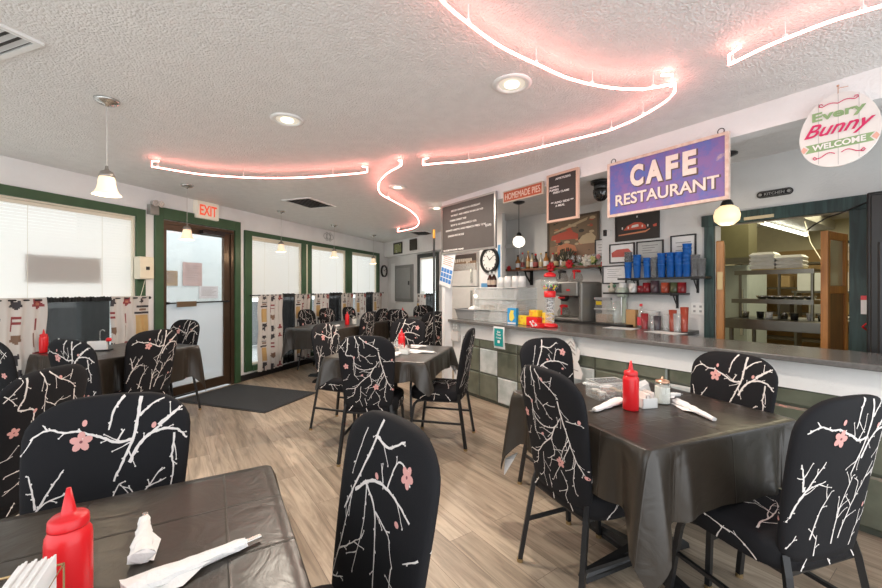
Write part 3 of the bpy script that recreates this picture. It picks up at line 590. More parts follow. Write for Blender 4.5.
def printed(mb, seed, side):
    rng = random.Random(seed); mp = lambda x, z, o=0: back_pt(x, z, side, .0012 + o)
    key = {(0, -1): 'A', (0, 1): 'E', (1, -1): 'M', (1, 1): 'G', (2, -1): 'G', (2, 1): 'E', (3, -1): 'E', (3, 1): 'A'}[((seed // 10 - 3) % 4, side)]
    x0, x1, z0, z1, w, br, fl, bd = DES[key]
    def N(p):
        u = (p[0] - x0) / (x1 - x0) * 2 - 1; v = 1 - (p[1] - z0) / (z1 - z0); z = .430 + v * .530
        return ((-1 if side > 0 else 1) * u * .210, z)
    def inside(x, z): return abs(x) < prof(min(z, .9545))[0] * .992 and .425 < z < .956
    for k, pts in br:
        P = spline([(*N(p), 0) for p in pts], 5) if len(pts) > 2 else [Vector((*N(pts[0]), 0)).lerp(Vector((*N(pts[1]), 0)), i / 5) for i in range(6)]
        P = [(p.x + rng.uniform(-.0012, .0012), p.y + rng.uniform(-.0012, .0012)) for p in P]; P = [p for p in P if inside(*p)]
        if len(P) < 2: continue
        ribbon(mb, P, w * k, max(.0022, w * k * .55), mp, 1); acc = 0; sg = rng.choice((-1, 1))
        for i in range(1, len(P)):
            acc += sqrt((P[i][0] - P[i - 1][0]) ** 2 + (P[i][1] - P[i - 1][1]) ** 2)
            if acc > .026:
                acc = rng.uniform(-.012, .008); sg = -sg; a = atan2(P[i][1] - P[i - 1][1], P[i][0] - P[i - 1][0]) + sg * rng.uniform(.5, .9); L = rng.choice((.008, .012, .026, .040)) ; q = [P[i]]
                for _ in range(max(2, int(L / .010))): a += rng.uniform(-.2, .2); q.append((q[-1][0] + cos(a) * L / 3, q[-1][1] + sin(a) * L / 3))
                q = [p for p in q if inside(*p)]
                if len(q) > 1: ribbon(mb, q, max(.0024, w * .38), .0018, mp, 1); disc(mb, q[-1][0], q[-1][1], .0026, .0026, 0, mp, 1, 6)
    for x, z, r in fl: flower(mb, *N((x, z)), r, mp, rng.random() * 2)
    for p in bd: disc(mb, *N(p), .0065, .0095, rng.random() * 3, mp, 2)
PD = mat('blossom_centre_print', (.20, .06, .07), .8)
def back_mesh(seed):
    mb = MB(); zs = [.42, .425, .45, .48, .52, .57, .62, .67, .72, .77, .82, .86, .885, .905, .925, .94, .950, .9545]; n = 32; vs = []; fs = []
    for z in zs:
        a, b, y = prof(z)
        if z == .42: a *= .9; b *= .6
        for i in range(n):
            t = 2 * pi * i / n; c, s = cos(t), sin(t); x = a * math.copysign(abs(c) ** .62, c); yy = b * math.copysign(abs(s) ** .8, s); vs.append((x, y + .35 * x * x + yy, z + crown(x, z)))
    for k in range(len(zs) - 1):
        for i in range(n): j = (i + 1) % n; fs.append((k * n + i, k * n + j, (k + 1) * n + j, (k + 1) * n + i))
    b0 = len(vs); vs += [(0, prof(.42)[2], .42), (0, prof(.9545)[2], .9575 + .012)]
    for i in range(n): j = (i + 1) % n; fs += [(b0, j, i), (b0 + 1, (len(zs) - 1) * n + i, (len(zs) - 1) * n + j)]
    mb.add(vs, fs, 0); printed(mb, seed * 10 + 1, -1); printed(mb, seed * 10 + 2, 1); return mb
def seat_mesh(seed):
    mb = MB(); n = 36; vs = []; fs = []
    lv = [(.385, .93), (.390, .985), (.415, 1), (.450, 1), (.470, .975), (.482, .90), (.488, .6), (.490, .25)]
    for z, k in lv:
        for i in range(n):
            t = 2 * pi * i / n; c, s = cos(t), sin(t); vs.append((.218 * k * math.copysign(abs(c) ** .5, c), .225 * k * math.copysign(abs(s) ** .5, s) + .005, z))
    for k in range(len(lv) - 1):
        for i in range(n): j = (i + 1) % n; fs.append((k * n + i, k * n + j, (k + 1) * n + j, (k + 1) * n + i))
    fs.append(tuple(reversed(range(n)))); fs.append(tuple(range((len(lv) - 1) * n, len(lv) * n))); mb.add(vs, fs, 0)
    rng = random.Random(seed + 77)
    def top(x, y, o=0):
        e = max(abs(x) / .218, abs(y) / .225); z = .4905 if e < .25 else .4885 if e < .6 else .4885 - (e - .6) * .012 if e < .9 else .4845 - (e - .9) * .16
        return (x, y + .005, z + .001 + o)
    ins = lambda x, y: abs(x) < .195 and abs(y) < .20
    for s in ((-.18, -.12, .35, .26), (.17, .12, pi + .3, .26), (-.05, .19, -pi / 2 + .2, .16)): branch(rng, mb, s[0], s[1], s[2], s[3], .007, 0, top, ins)
    flower(mb, .08, .10, .012, top)
    def side(x, z, o=0): return (math.copysign(.2195 + o, 1), x, z)
    for sg in (-1, 1):
        mp = (lambda sg: lambda x, z, o=0: (sg * (.2192 + o), x, z))(sg)
        for s in ((-.14, .40, .9), (.0, .395, 1.9), (.12, .40, 2.2), (-.05, .44, .2)): branch(rng, mb, s[0], s[1], s[2], .10, .005, 1, mp, lambda x, z: abs(x) < .15 and .39 < z < .458)
        mp = (lambda sg: lambda x, z, o=0: (x, sg * (.2262 + o) + .005, z))(sg)
        for s in ((-.14, .40, .9), (.0, .395, 1.9), (.12, .40, 2.2)): branch(rng, mb, s[0], s[1], s[2], .10, .005, 1, mp, lambda x, z: abs(x) < .15 and .39 < z < .458)
    return mb
def make_chair(seed, label, loc, rz):
    r = thing('banquet_chair', label, 'chair', loc, rz, 'banquet chairs in branch print covers')
    back_mesh(seed).build('backrest', [FAB, PRINT, PINK, PD], r, smooth=True)
    seat_mesh(seed).build('seat', [FAB, PRINT, PINK, PD], r, smooth=True)
    for s in (-1, 1):
        l = MB().tube([(s * .168, -.19, .44), (s * .176, -.205, .38), (s * .205, -.262, .012)], .011, 4, sq=True).build('leg', BLACKM, r)
        MB().cyl(s * .205, -.262, 0, .016, .015, 12).build('glide', BRASS, l)
        l = MB().tube([(s * .170, -.12, .383), (s * .180, .10, .383), (s * .183, .150, .372), (s * .186, .175, .345), (s * .188, .185, .31), (s * .205, .225, .012)], .011, 4, sq=True).build('leg', BLACKM, r)
        MB().cyl(s * .205, .225, 0, .016, .015, 12).build('glide', BRASS, l)
        MB().tube([(s * .190, -.232, .205), (s * .192, .202, .205)], .008, 4, sq=True).build('stretcher', BLACKM, r)
    MB().box(-.165, .165, -.20, -.18, .37, .385).box(-.165, .165, .10, .12, .37, .385).box(-.165, -.145, -.181, .101, .37, .385).box(.145, .165, -.181, .101, .37, .385).build('seat_frame', BLACKM, r)
    return r
CH = []
def chair(px, py, deg, label, var):
    """px,py = where the top of the backrest is; deg = heading the sitter faces"""
    h = R(deg); loc = (px + cos(h) * .285, py + sin(h) * .285, 0); rz = h - pi / 2
    if var not in PROTO: PROTO[var] = make_chair(var + 3, label, loc, rz); return PROTO[var]
    return dup(PROTO[var], loc, rz, label)
PROTO = {}
TA = 22      # right table
chair(.435, 1.70, 22, 'chair with its back turned, pushed in at left side of right front table', 0)
chair(.71, 2.75, -68, 'chair facing the camera, pulled out behind the right front table', 1)
chair(1.57, 2.10, 201, 'chair by the bar, facing left at far right side of right front table', 2)
chair(1.31, 1.25, 107, 'big chair at right edge of view, near side of right front table', 3)
chair(-.11, 1.05, 219, 'nearest chair, in bottom centre right beside the brown creased table', 1)
chair(-1.06, 1.29, -67, 'wide chair behind the front left table with the big red bottle', 2)
chair(-1.68, 1.72, 184, 'chair cut by the left edge, its back to front left table', 0)
chair(-1.16, 3.86, -20, 'chair at left side of the middle table, near the door mat', 0)
chair(-.553, 2.87, 85, 'chair in centre seen squarely from behind at middle table', 0)
chair(.27, 3.38, 166, 'chair seen side on between the middle table and bar', 2)
chair(-.366, 4.52, -105, 'chair facing the camera on far side of the middle table', 1)
chair(-2.52, 2.65, 76, 'small looking chair on near side of the left window table', 3)
chair(-2.36, 3.28, 163, 'chair at the right side of the left window table', 3)
chair(-2.79, 4.36, -109.5, 'chair standing in front of the glass door', 2)
chair(-3.02, 2.62, 70, 'chair barely in view at left edge, by left window table', 1)
chair(-2.24, 6.50, -19, 'first of three chairs along the windows, nearest the glass door', 3)
chair(-2.05, 6.97, -19, 'middle one of the three chairs along the windows', 0)
chair(-1.76, 7.42, -19, 'last of three chairs along the windows, farthest from the door', 1)
chair(-1.05, 5.90, 160, 'chair on the room side of the long window table, beside its red bottle', 0)
chair(-.98, 6.75, 160, 'chair at far end of the long window table, room side', 2)
chair(-.74, 6.50, 60, 'chair between the long window table and the far wall table', 1)
chair(-.36, 8.20, -110, 'chair against the far wall behind the farthest table', 3)
chair(-.08, 5.90, 120, 'dark chair beside the white post at left end of the bar', 2)

# ================================================================ TABLES
def table(cx, cy, deg, lx, ly, label, clabel, drop=.265, seed=0, twobase=False, tip=None):
    rz = R(deg); r = thing('dining_table', label, 'table', (cx, cy, 0), rz)
    MB().box(-lx / 2 + .01, lx / 2 - .01, -ly / 2 + .01, ly / 2 - .01, .722, .752).build('tabletop', m_wood('table_wood', (.20, .12, .07), (.12, .07, .04)), r, bevel=.004)
    for bx in ((-lx / 4, lx / 4) if twobase else (0,)):
        MB().lathe([(.055, .03), (.038, .06), (.036, .66), (.05, .70), (.11, .722)], bx, 0, 0, 20).build('column', BLACKM, r, smooth=True)
        mb = MB()
        for k in range(4):
            mb.M = Matrix.Translation((bx, 0, 0)) @ Matrix.Rotation(pi / 2 * k, 4, 'Z'); mb.add([(0, -.035, .045), (.33, -.022, .02), (.33, .022, .02), (0, .035, .045), (0, -.035, .02), (.33, -.028, .0), (.33, .028, .0), (0, .035, .02), (0, -.022, .085), (.30, -.012, .042), (.30, .012, .042), (0, .022, .085)],
                   [(0, 1, 9, 8), (9, 10, 11, 8), (10, 2, 3, 11), (1, 2, 10, 9), (0, 4, 5, 1), (1, 5, 6, 2), (2, 6, 7, 3), (7, 6, 5, 4), (0, 8, 11, 3), (0, 3, 7, 4)])
        mb.build('pedestal_base', BLACKM, r)
    cl = cloth(lx / 2, ly / 2, .758, drop, seed, CLOTH, tip)
    cl.location = (cx, cy, 0); cl.rotation_euler = (0, 0, rz); tag(cl, clabel, 'tablecloth', 'black plastic tablecloths')
    if tip:
        sx, sy = tip; cx_, cy_ = sx * (lx / 2 + .03), sy * (ly / 2 + .03); zt = .758 - drop * 1.66
        i_ = .003; V = [(cx_ - sx * .075, cy_ - sy * .012, zt + .085), (cx_ - sx * .004, cy_ - sy * .004, zt + .06), (cx_ - sx * .012, cy_ - sy * .075, zt + .085), (cx_, cy_, zt - .028)]
        V += [(x - sx * i_, y - sy * i_, z) for x, y, z in V]; MB().add(V, [(0, 1, 3), (1, 2, 3), (7, 5, 4), (7, 6, 5), (0, 4, 5, 1), (1, 5, 6, 2), (2, 6, 7, 3), (3, 7, 4, 0)]).build('liner', LINER, cl)
    return r
def cloth(hx, hy, top, drop, seed, m, tip, extra=.0, name='tablecloth'):
    rng = random.Random(seed); P = []; rc = .022; st = .018
    def side(ax, ay, bx, by, nx, ny):
        L = sqrt((bx - ax) ** 2 + (by - ay) ** 2); n = int(L / st)
        for i in range(n + 1):
            t = i / n; P.append((ax + (bx - ax) * t, ay + (by - ay) * t, nx, ny, min(t, 1 - t) * L, 0))
    def cor(cx, cy, a0):
        for i in range(1, 9): a = a0 + pi / 2 * i / 9; P.append((cx + rc * cos(a), cy + rc * sin(a), cos(a), sin(a), 0, 1 - abs(2 * i / 9 - 1)))
    side(-hx + rc, -hy, hx - rc, -hy, 0, -1); cor(hx - rc, -hy + rc, -pi / 2)
    side(hx, -hy + rc, hx, hy - rc, 1, 0); cor(hx - rc, hy - rc, 0)
    side(hx - rc, hy, -hx + rc, hy, 0, 1); cor(-hx + rc, hy - rc, pi / 2)
    side(-hx, hy - rc, -hx, -hy + rc, -1, 0); cor(-hx + rc, -hy + rc, pi)
    n = len(P); K = 12; vs = []; fs = []; ph = rng.random() * 6
    for f in (0.0, .35, .7, .93): 
        for p in P: vs.append((p[0] * f, p[1] * f, top))
    for p in P: vs.append((p[0] * .995, p[1] * .995, top))
    for k in range(K + 1):
        t = k / K
        for i, (x, y, nx, ny, e, c) in enumerate(P):
            g = max(0, 1 - e / .075) ** 1.2; g2 = math.exp(-((e - .105) / .028) ** 2) if not c else 0; g3 = math.exp(-((e - .17) / .035) ** 2) if not c else 0
            dr = drop + (.5 * drop * .65 + extra) * g + .34 * drop * c + (0.012 * sin(i * .21 + ph))
            out = .004 + t * (.010 + .003 * sin(i * .33 + ph) + .0015 * sin(i * .91)) + g * .052 * t ** .8 - g2 * .024 * t ** .6 + g3 * .008 * t
            if c: out += .0
            tz = 0 if k == 0 else t
            vs.append((x + nx * out * (0 if k == 0 else 1), y + ny * out * (0 if k == 0 else 1), top - .002 - dr * tz))
    for r_ in range(5 + K):
        for i in range(n): j = (i + 1) % n; fs.append((r_ * n + i, r_ * n + j, (r_ + 1) * n + j, (r_ + 1) * n + i))
    mb = MB().add(vs, fs); o = mb.build(name, m, smooth=True)
    return o
table(.942, 1.90, 22, .86, .86, 'square pedestal table under black cloth at right front', 'black plastic cloth on right front table, long pointed corner fold', .262, 1, tip=(-1, 1))
table(-.694, .658, 30, .86, .86, 'pedestal table under creased cloth in the bottom left corner', 'creased brownish black cloth in bottom left corner', .24, 2, tip=(1, 1))
table(-.417, 3.466, -15.7, .86, .86, 'square pedestal table in the middle of the room', 'glossy black cloth on the table in middle of the room', .15, 3, tip=(1, 1))
tw = LW.p(-1.88, -.58); table(tw.x, tw.y, math.degrees(LW.rz), .88, .86, 'table against the big left window under black cloth', 'black cloth on the table beneath the big left window', .29, 4)
tw = LW.p(1.05, -1.02); table(tw.x, tw.y, math.degrees(LW.rz), 1.75, .78, 'long table running beside the row of three windows', 'black cloth on long table beside the three windows', .28, 5, True)
table(-.60, 7.40, -35, .74, .74, 'small table at far end of the room near the post', 'black cloth on the farthest small table', .28, 6)

# ================================================================ TABLE TOP ITEMS
TT = .759
def bottle(x, y, label, h=.222, r=.034, z=TT, rz=0):
    t = thing('ketchup_bottle', label, 'squeeze bottle', (x, y, z), rz, 'red squeeze bottles on the tables'); k = h / .222
    MB().lathe([(r * .93, 0), (r, .006), (r, .135 * k), (r * .97, .146 * k), (r * .80, .156 * k), (r * .76, .158 * k)], n=28).build('body', RED, t, smooth=True)
    MB().lathe([(r * .86, .157 * k), (r * .87, .160 * k), (r * .85, .172 * k), (r * .74, .176 * k), (r * .36, .178 * k), (r * .30, .186 * k), (r * .10, h)], n=24).build('nozzle_cap', mat('red_cap', (.66, .012, .018), .35), t, smooth=True)
    return t
bottle(-.622, .66, 'big red squeeze bottle on front left table', .218, .031)
bottle(.865, 1.80, 'red squeeze bottle on right front table')
bottle(-.345, 3.46, 'red squeeze bottle on the middle table', .20, .031)
bottle(-3.42, 3.40, 'red squeeze bottle on table under the left window', .20, .030)
bottle(-1.43, 6.02, 'red squeeze bottle on the long window table', .20, .032)
bottle(-.72, 7.40, 'red squeeze bottle on the farthest table', .20, .034)
def roll(x0, y0, x1, y1, label, z=TT, w=.030, fork=True, seed=0):
    rng = random.Random(seed); L = sqrt((x1 - x0) ** 2 + (y1 - y0) ** 2); t = thing('napkin_roll', label, 'napkin', (x0, y0, z), atan2(y1 - y0, x1 - x0), 'napkin wrapped cutlery on the tables')
    n = 12; K = 12; vs = []; fs = []
    for k in range(K + 1):
        u = k / K; ww = w * (1.15 - .62 * u) * (1 + .10 * sin(k * 1.7 + seed)); hh = .013 * (1.1 - .45 * u)
        for i in range(n): a = 2 * pi * i / n; vs.append((L * (.0 + .86 * u) + .004 * sin(i * 2 + k), ww * cos(a) * (1 + .12 * rng.uniform(-1, 1)), hh + hh * sin(a) * (1 + .15 * rng.uniform(-1, 1))))
    for k in range(K):
        for i in range(n): j = (i + 1) % n; fs.append((k * n + i, k * n + j, (k + 1) * n + j, (k + 1) * n + i))
    fs += [tuple(reversed(range(n))), tuple(range(K * n, K * n + n))]
    MB().add(vs, fs).add([(-.005, -w * 1.1, .002), (L * .35, -w * 1.7, .002), (L * .55, -w * .6, .010), (L * .3, w * .3, .022), (0, w * .9, .016)], [(0, 1, 2, 3, 4)]).build('napkin', NAP, t, smooth=False)
    if fork: MB().box(L * .84, L, -.006, .006, .008, .011).build('cutlery_handle', CHROME, t, bevel=.002)
    return t
roll(-.60, .79, -.715, .955, 'upright looking napkin roll just right of the big red bottle', w=.019, seed=1)
roll(-.565, .70, -.395, .868, 'long napkin wrapped cutlery at bottom of front left table', w=.024, seed=2)
roll(.86, 1.90, .655, 1.74, 'napkin roll in front of red bottle on right front table', seed=3, w=.026)
roll(1.125, 1.885, 1.135, 1.60, 'napkin roll alone near right corner of right front table', w=.022, seed=4, fork=False)
roll(.93, 2.13, .80, 2.28, 'napkin roll behind the clear holder on right front table', w=.022, seed=5)
roll(1.12, 1.99, 1.24, 2.03, 'small napkin end showing right of the glass sugar jar', w=.014, seed=15)
roll(-.29, 3.42, -.02, 3.34, 'napkin roll on the right half of middle table', w=.028, seed=6)
roll(-.36, 3.28, -.40, 3.08, 'napkin roll lying near side of the middle table', w=.028, seed=7)
roll(-.28, 3.68, -.12, 3.72, 'napkin roll at the far edge of middle table', w=.024, seed=12)
roll(-2.82, 3.62, -2.62, 3.62, 'napkin roll at right end of the left window table', w=.03, seed=8)
roll(-1.50, 5.75, -1.55, 5.45, 'napkin roll at near end of the long window table', w=.03, seed=9)
roll(-1.20, 6.35, -1.22, 6.62, 'napkin roll behind red bottle on the long window table', w=.03, seed=10)
def jar(x, y, label, r=.036, h=.115, z=TT, lid=CHROME, fill=WHITE):
    t = thing('sugar_jar', label, 'jar', (x, y, z)); n = 10
    MB().lathe([(r * .95, 0), (r, .005), (r * .96, h * .80), (r * .8, h * .88)], n=n * 2).build('glass', GLASS, t, smooth=True)
    MB().lathe([(r * .88, .004), (r * .90, h * .70)], n=20).build('sugar', mat('white_sugar', (.78, .77, .72), .9, bump=(200, .5)), t)
    MB().lathe([(r * .84, h * .87), (r * .86, h * .89), (r * .84, h * .95), (r * .3, h), (r * .12, h * 1.02), (r * .12, h * 1.1)], n=20).build('lid', lid, t, smooth=True)
jar(1.065, 1.90, 'glass sugar jar with metal lid on right front table', lid=mat('copper_lid', (.60, .36, .25), .3, .8))
jar(-3.29, 3.40, 'white jar beside red bottle on the left window table', .040, .11, lid=WHITE)
jar(-.385, 3.56, 'small shaker jar behind napkins on middle table', .022, .10)
jar(-1.34, 6.10, 'pale jar beside red bottle on long window table', .04, .12)
jar(-.80, 7.36, 'small glass shaker on the farthest table', .025, .12)
def packets(x, y, rz, label, w=.085, d=.055, z=TT):
    t = thing('packet_box', label, 'box', (x, y, z), rz)
    MB().box(-w / 2, w / 2, -d / 2, -d / 2 + .003, 0, .045).box(-w / 2, w / 2, d / 2 - .003, d / 2, 0, .045).box(-w / 2, -w / 2 + .003, -d / 2, d / 2, 0, .045).box(w / 2 - .003, w / 2, -d / 2, d / 2, 0, .045).box(-w / 2, w / 2, -d / 2, d / 2, 0, .003).build('holder', WHITE, t)
    mb = MB(); rng = random.Random(int(x * 100))
    for k in range(9):
        mb.M = Matrix.Translation((-w / 2 + .01 + k * (w - .02) / 8, 0, .004)) @ Matrix.Rotation(rng.uniform(-.25, .25), 4, 'Y'); mb.box(-.0012, .0012, -d / 2 + .005, d / 2 - .005, 0, .058 + rng.uniform(0, .012))
    mb.build('packets', [mat('packet_paper', (.80, .74, .70), .7)], t)
packets(.955, 1.85, R(10), 'square white packet box right of red bottle, right front table', .075, .075)
packets(-3.12, 3.42, R(20), 'white packet box on the left window table', .13, .06)
packets(-.31, 3.33, R(-10), 'packet box in front of red bottle on middle table', .08, .06)
# clear jam caddy and metal rack
t = thing('jam_caddy', 'clear caddy of jam pots behind red bottle, right front table', 'caddy', (.845, 2.005, TT), R(12))
w, d_, h = .17, .12, .085
MB().box(-w / 2, w / 2, -d_ / 2, -d_ / 2 + .003, 0, h).box(-w / 2, w / 2, d_ / 2 - .003, d_ / 2, 0, h).box(-w / 2, -w / 2 + .003, -d_ / 2 + .003, d_ / 2 - .003, 0, h).box(w / 2 - .003, w / 2, -d_ / 2 + .003, d_ / 2 - .003, 0, h).build('clear_bin', ACRYL, t)
mb = MB().box(-w / 2, w / 2, -d_ / 2 - .001, -d_ / 2 + .004, h - .003, h).box(-w / 2, w / 2, d_ / 2 - .004, d_ / 2 + .001, h - .003, h).box(-w / 2 - .001, -w / 2 + .004, -d_ / 2 + .004, d_ / 2 - .004, h - .003, h).box(w / 2 - .004, w / 2 + .001, -d_ / 2 + .004, d_ / 2 - .004, h - .003, h); mb.build('rim', mat('caddy_rim', (.55, .56, .54), .3), t)
for i, (jx, jy) in enumerate(((-.05, -.025), (0, -.025), (.05, -.025), (-.05, .025), (0, .025), (.05, .025))):
    for k in range(2): MB().lathe([(.016, 0), (.020, .014), (.021, .016)], jx, jy, .004 + k * .017, 14).build('jam_pot', [mat('jam_tan', (.36, .26, .14), .4), mat('jam_white', (.7, .68, .62), .4), mat('jam_brown', (.25, .13, .07), .4)][(i + k) % 3], t, smooth=True)
t = thing('wire_caddy', 'chrome handled caddy just behind the red bottle, right front table', 'caddy', (.95, 1.965, TT))
MB().tube([(-.012, .0, .0), (-.012, .0, .125), (-.010, 0, .137), (0, 0, .143), (.010, 0, .137), (.012, 0, .125), (.012, 0, 0)], .0022, 8).build('handle', CHROME, t, smooth=True)
MB().box(-.045, .045, -.03, .03, 0, .004).build('base', CHROME, t)
t = thing('napkin_stack', 'fan of folded napkins leaning beside packet box, right front table', 'napkin', (1.0, 1.935, TT), R(20))
mb = MB()
for k in range(5): mb.M = Matrix.Translation((0, k * .007, 0)) @ Matrix.Rotation(-.35 + .04 * k, 4, 'Y'); mb.box(-.035, .05, 0, .004, .012, .075 + .003 * k)
mb.build('folded_napkins', NAP, t)
# front left table caddy
t = thing('napkin_caddy', 'brass wire caddy holding white napkins, bottom left corner', 'caddy', (-.60, .525, TT), R(28))
for z in (.03, .085, .135): MB().tube([(-.09, -.05, z), (.06, -.05, z), (.06, .05, z), (-.09, .05, z)], .0018, 6, closed=True).build('wire_ring', BRASS, t)
mb = MB()
for k in range(6):
    for yy in (-.05, .05): mb.tube([(-.09 + k * .03, yy, .002), (-.09 + k * .03, yy, .135)], .0014, 5)
mb.tube([(-.09, 0, 0), (-.09, 0, .13)], .0014, 5).build('uprights', BRASS, t)
MB().box(-.09, .06, -.05, .05, 0, .003).build('tray', BRASS, t)
mb = MB()
for k in range(12): mb.box(.012 + k * .0035, .0145 + k * .0035, -.046, .046, .004, .150 + .002 * (k % 3))
mb.build('napkins', PAPER, t)
MB().tube([(-.02, .0, .003), (-.02, .0, .11)], .014, 10).ball((-.02, 0, .125), .017, 12).build('shaker', mat('shaker_red', (.55, .12, .08), .3), t, smooth=True)
t = thing('menu_holder', 'white menu packs in holder on the left window table', 'menu holder', (-3.03, 3.50, TT), R(20))
MB().box(-.09, .09, -.04, .04, 0, .010).build('base', BLACK, t); MB().box(-.08, .06, -.015, .015, .010, .085).build('menus', PAPER, t)
MB().tube([(.0, .02, .01), (.0, .02, .17), (.02, .02, .185), (.035, .02, .17)], .003, 6).build('handle', CHROME, t)
MB().lathe([(.02, .08), (.022, .10), (.012, .112)], .07, 0, 0, 14).build('red_lid', RED, t, smooth=True)
t = thing('condiment_caddy', 'clear caddy with creamers in front of middle table red bottle', 'caddy', (-.40, 3.42, TT), R(-15))
MB().box(-.07, .07, -.045, -.042, 0, .08).box(-.07, .07, .042, .045, 0, .08).box(-.07, -.067, -.042, .042, 0, .08).box(.067, .07, -.042, .042, 0, .08).box(-.067, .067, -.042, .042, 0, .003).build('clear_bin', ACRYL, t)
for i, (jx, jy) in enumerate(((-.04, -.02), (0, -.02), (.04, -.02), (-.04, .02), (.04, .02))): MB().lathe([(.014, 0), (.018, .04), (.018, .045)], jx, jy, .004, 12).build('creamer', [mat('creamer_white', (.75, .72, .66), .4), mat('creamer_orange', (.7, .35, .15), .4)][i % 2], t, smooth=True)
# ================================================================ THE BAR
GBG = mat('green_glass_block', (.15, .165, .125), .12, var=(5, (.09, .10, .075), .8), bump=(7, .35), spec=.7, coat=.4)
GBW = mat('frosted_glass_block', (.42, .47, .46), .15, var=(9, (.62, .66, .66), .8), bump=(14, .6), spec=.7, coat=.4)
GROUT = mat('dark_grout', (.05, .055, .04), .8)
bw = sthing('wall_bar', BR.p(0, 0), BR.rz)
MB().box(-1.93, 3.2, 0, .06, .715, .886).box(-1.93, -1.76, 0, .06, 0, .715).build('upper_panel', WALL, bw)
MB().box(-1.76, 3.2, .02, .06, 0, .715).build('grout_backing', GROUT, bw)
mb = MB(); rng = random.Random(4); white = {(1, 1), (2, 0), (8, 1), (9, 0), (5, 1), (12, 1), (15, 0)}
for i in range(16):
    for j in range(3):
        x0 = -1.75 + i * .306; z0 = .03 + j * .292; x1 = x0 + .294; z1 = min(z0 + .282, .714); m_ = 1 if (i, j) in white else 0; e = .012
        mb.add([(x0, .020, z0), (x1, .020, z0), (x1, .020, z1), (x0, .020, z1), (x0 + e, .010, z0 + e), (x1 - e, .010, z0 + e), (x1 - e, .010, z1 - e), (x0 + e, .010, z1 - e)],
               [(4, 5, 6, 7), (0, 1, 5, 4), (1, 2, 6, 5), (2, 3, 7, 6), (3, 0, 4, 7)], m_)
mb.build('glass_blocks', [GBG, GBW], bw)
tag(MB().box(-2.02, 3.2, -.10, .47, .887, .92).build('bar_counter', COUNTER, loc=BR.p(0, 0), rz=BR.rz, bevel=.006), 'long grey laminate bar counter above the glass blocks', 'counter')
t = thing('back_counter', 'grey worktop behind the bar holding the coffee machine', 'counter', BR.p(0, 0), BR.rz)
MB().box(-1.45, -.505, .475, 1.495, .885, .92).box(-.505, .50, .475, 1.025, .885, .92).build('worktop', COUNTER, t)
MB().box(-1.43, -.52, .55, 1.49, 0, .884).box(-.52, .48, .55, 1.02, 0, .884).build('cabinet', mat('cabinet_grey', (.4, .4, .4), .6), t)
TC = .921
def bt(name, label, cat, s, d, z=TC, rz=0, group=None): return thing(name, label, cat, BR.p(s, d, z), BR.rz + rz, group)
# end panel with switches on the bar face
t = bt('outlet_boxes', 'grey outlet boxes on white bar face near its left end', 'outlet', -1.86, -.005, .78)
MB().box(-.055, .065, -.035, 0, .0, .10).build('outlet_box', mat('box_grey', (.50, .49, .47), .5), t, bevel=.003)
MB().box(-.07, .075, -.045, 0, -.135, -.01).build('lower_box', mat('box_pale', (.58, .57, .55), .5), t, bevel=.003)

mb = MB()
for x in (-.02, .03): mb.box(x - .012, x + .012, -.038, -.035, .02, .045).box(x - .012, x + .012, -.038, -.035, .055, .08)
mb.build('sockets', WHITE, t)
# teal flyer taped on the bar face
t = bt('paper_flyer', 'teal flyer with white border hanging from counter edge', 'flyer', -.985, -.106, .80, 0)
mb = MB(); vs = []; fs = []
for i in range(9):
    for j in range(2): vs.append((-.085 + .17 * j + .004 * i / 8 * (1 if j else 1), -.004 - .006 * sin(i * .5), .10 - .235 * i / 8))
for i in range(8): fs.append((2 * i, 2 * i + 2, 2 * i + 3, 2 * i + 1))
MB().add(vs, fs).build('sheet', PAPER, t, smooth=True)
MB().box(-.065, .068, -.0125, -.0115, -.11, .08).build('teal_panel', mat('teal_ink', (.0, .28, .28), .6), t)
for z_, s_, w_ in ((.045, 'Get', .05), (.015, 'Your', .07), (-.02, 'Copy', .08)): text('lettering', s_, w_, .022, PAPER, t, .005, -.0135, z_, bold=.02)
MB().box(-.012, .022, -.0145, -.0135, -.075, -.045).build('white_mark', PAPER, t)
# gnome shaped paper cut-out standing on the far corner of the right table
t = bt('gnome_cutout', 'pale gnome cut-out with red hearts hanging on the bar front', 'decoration', -.11, -.055, .51)
GP = mat('gnome_white', (.70, .69, .67), .7); GG = mat('gnome_grey', (.36, .34, .33), .7)
MB().prism([(-.11, 0), (.11, 0), (.125, .05), (.10, .10), (.07, .15), (.085, .17), (.10, .25), (.07, .275), (.055, .22), (.045, .30), (.0, .37), (-.04, .33), (-.075, .24), (-.06, .16), (-.095, .10), (-.12, .05)], -.006, .0).build('body', GP, t)
MB().prism([(-.055, .20), (.0, .235), (.05, .20), (.05, .215), (0, .25), (-.055, .215)], -.008, -.006).prism([(-.05, .24), (.0, .275), (.045, .24), (.045, .255), (0, .29), (-.05, .255)], -.008, -.006).prism([(-.04, .28), (.0, .315), (.038, .28), (.038, .293), (0, .33), (-.04, .293)], -.008, -.006).prism([(-.08, .085), (.08, .065), (.08, .075), (-.08, .095)], -.008, -.006).build('grey_stripes', GG, t)
mb = MB(); mb.prism([(.0 + .03 * cos(a * pi / 8), .145 + .033 * sin(a * pi / 8)) for a in range(16)], -.018, -.006); mb.build('nose', mat('gnome_nose', (.62, .42, .30), .7), t)
mb = MB()
for hx in (-.06, .0): mb.prism([(hx, .01), (hx + .032, .04), (hx + .026, .058), (hx + .01, .056), (hx, .046), (hx - .01, .056), (hx - .026, .058), (hx - .032, .04)], -.014, -.006)
mb.build('hearts', RED, t)

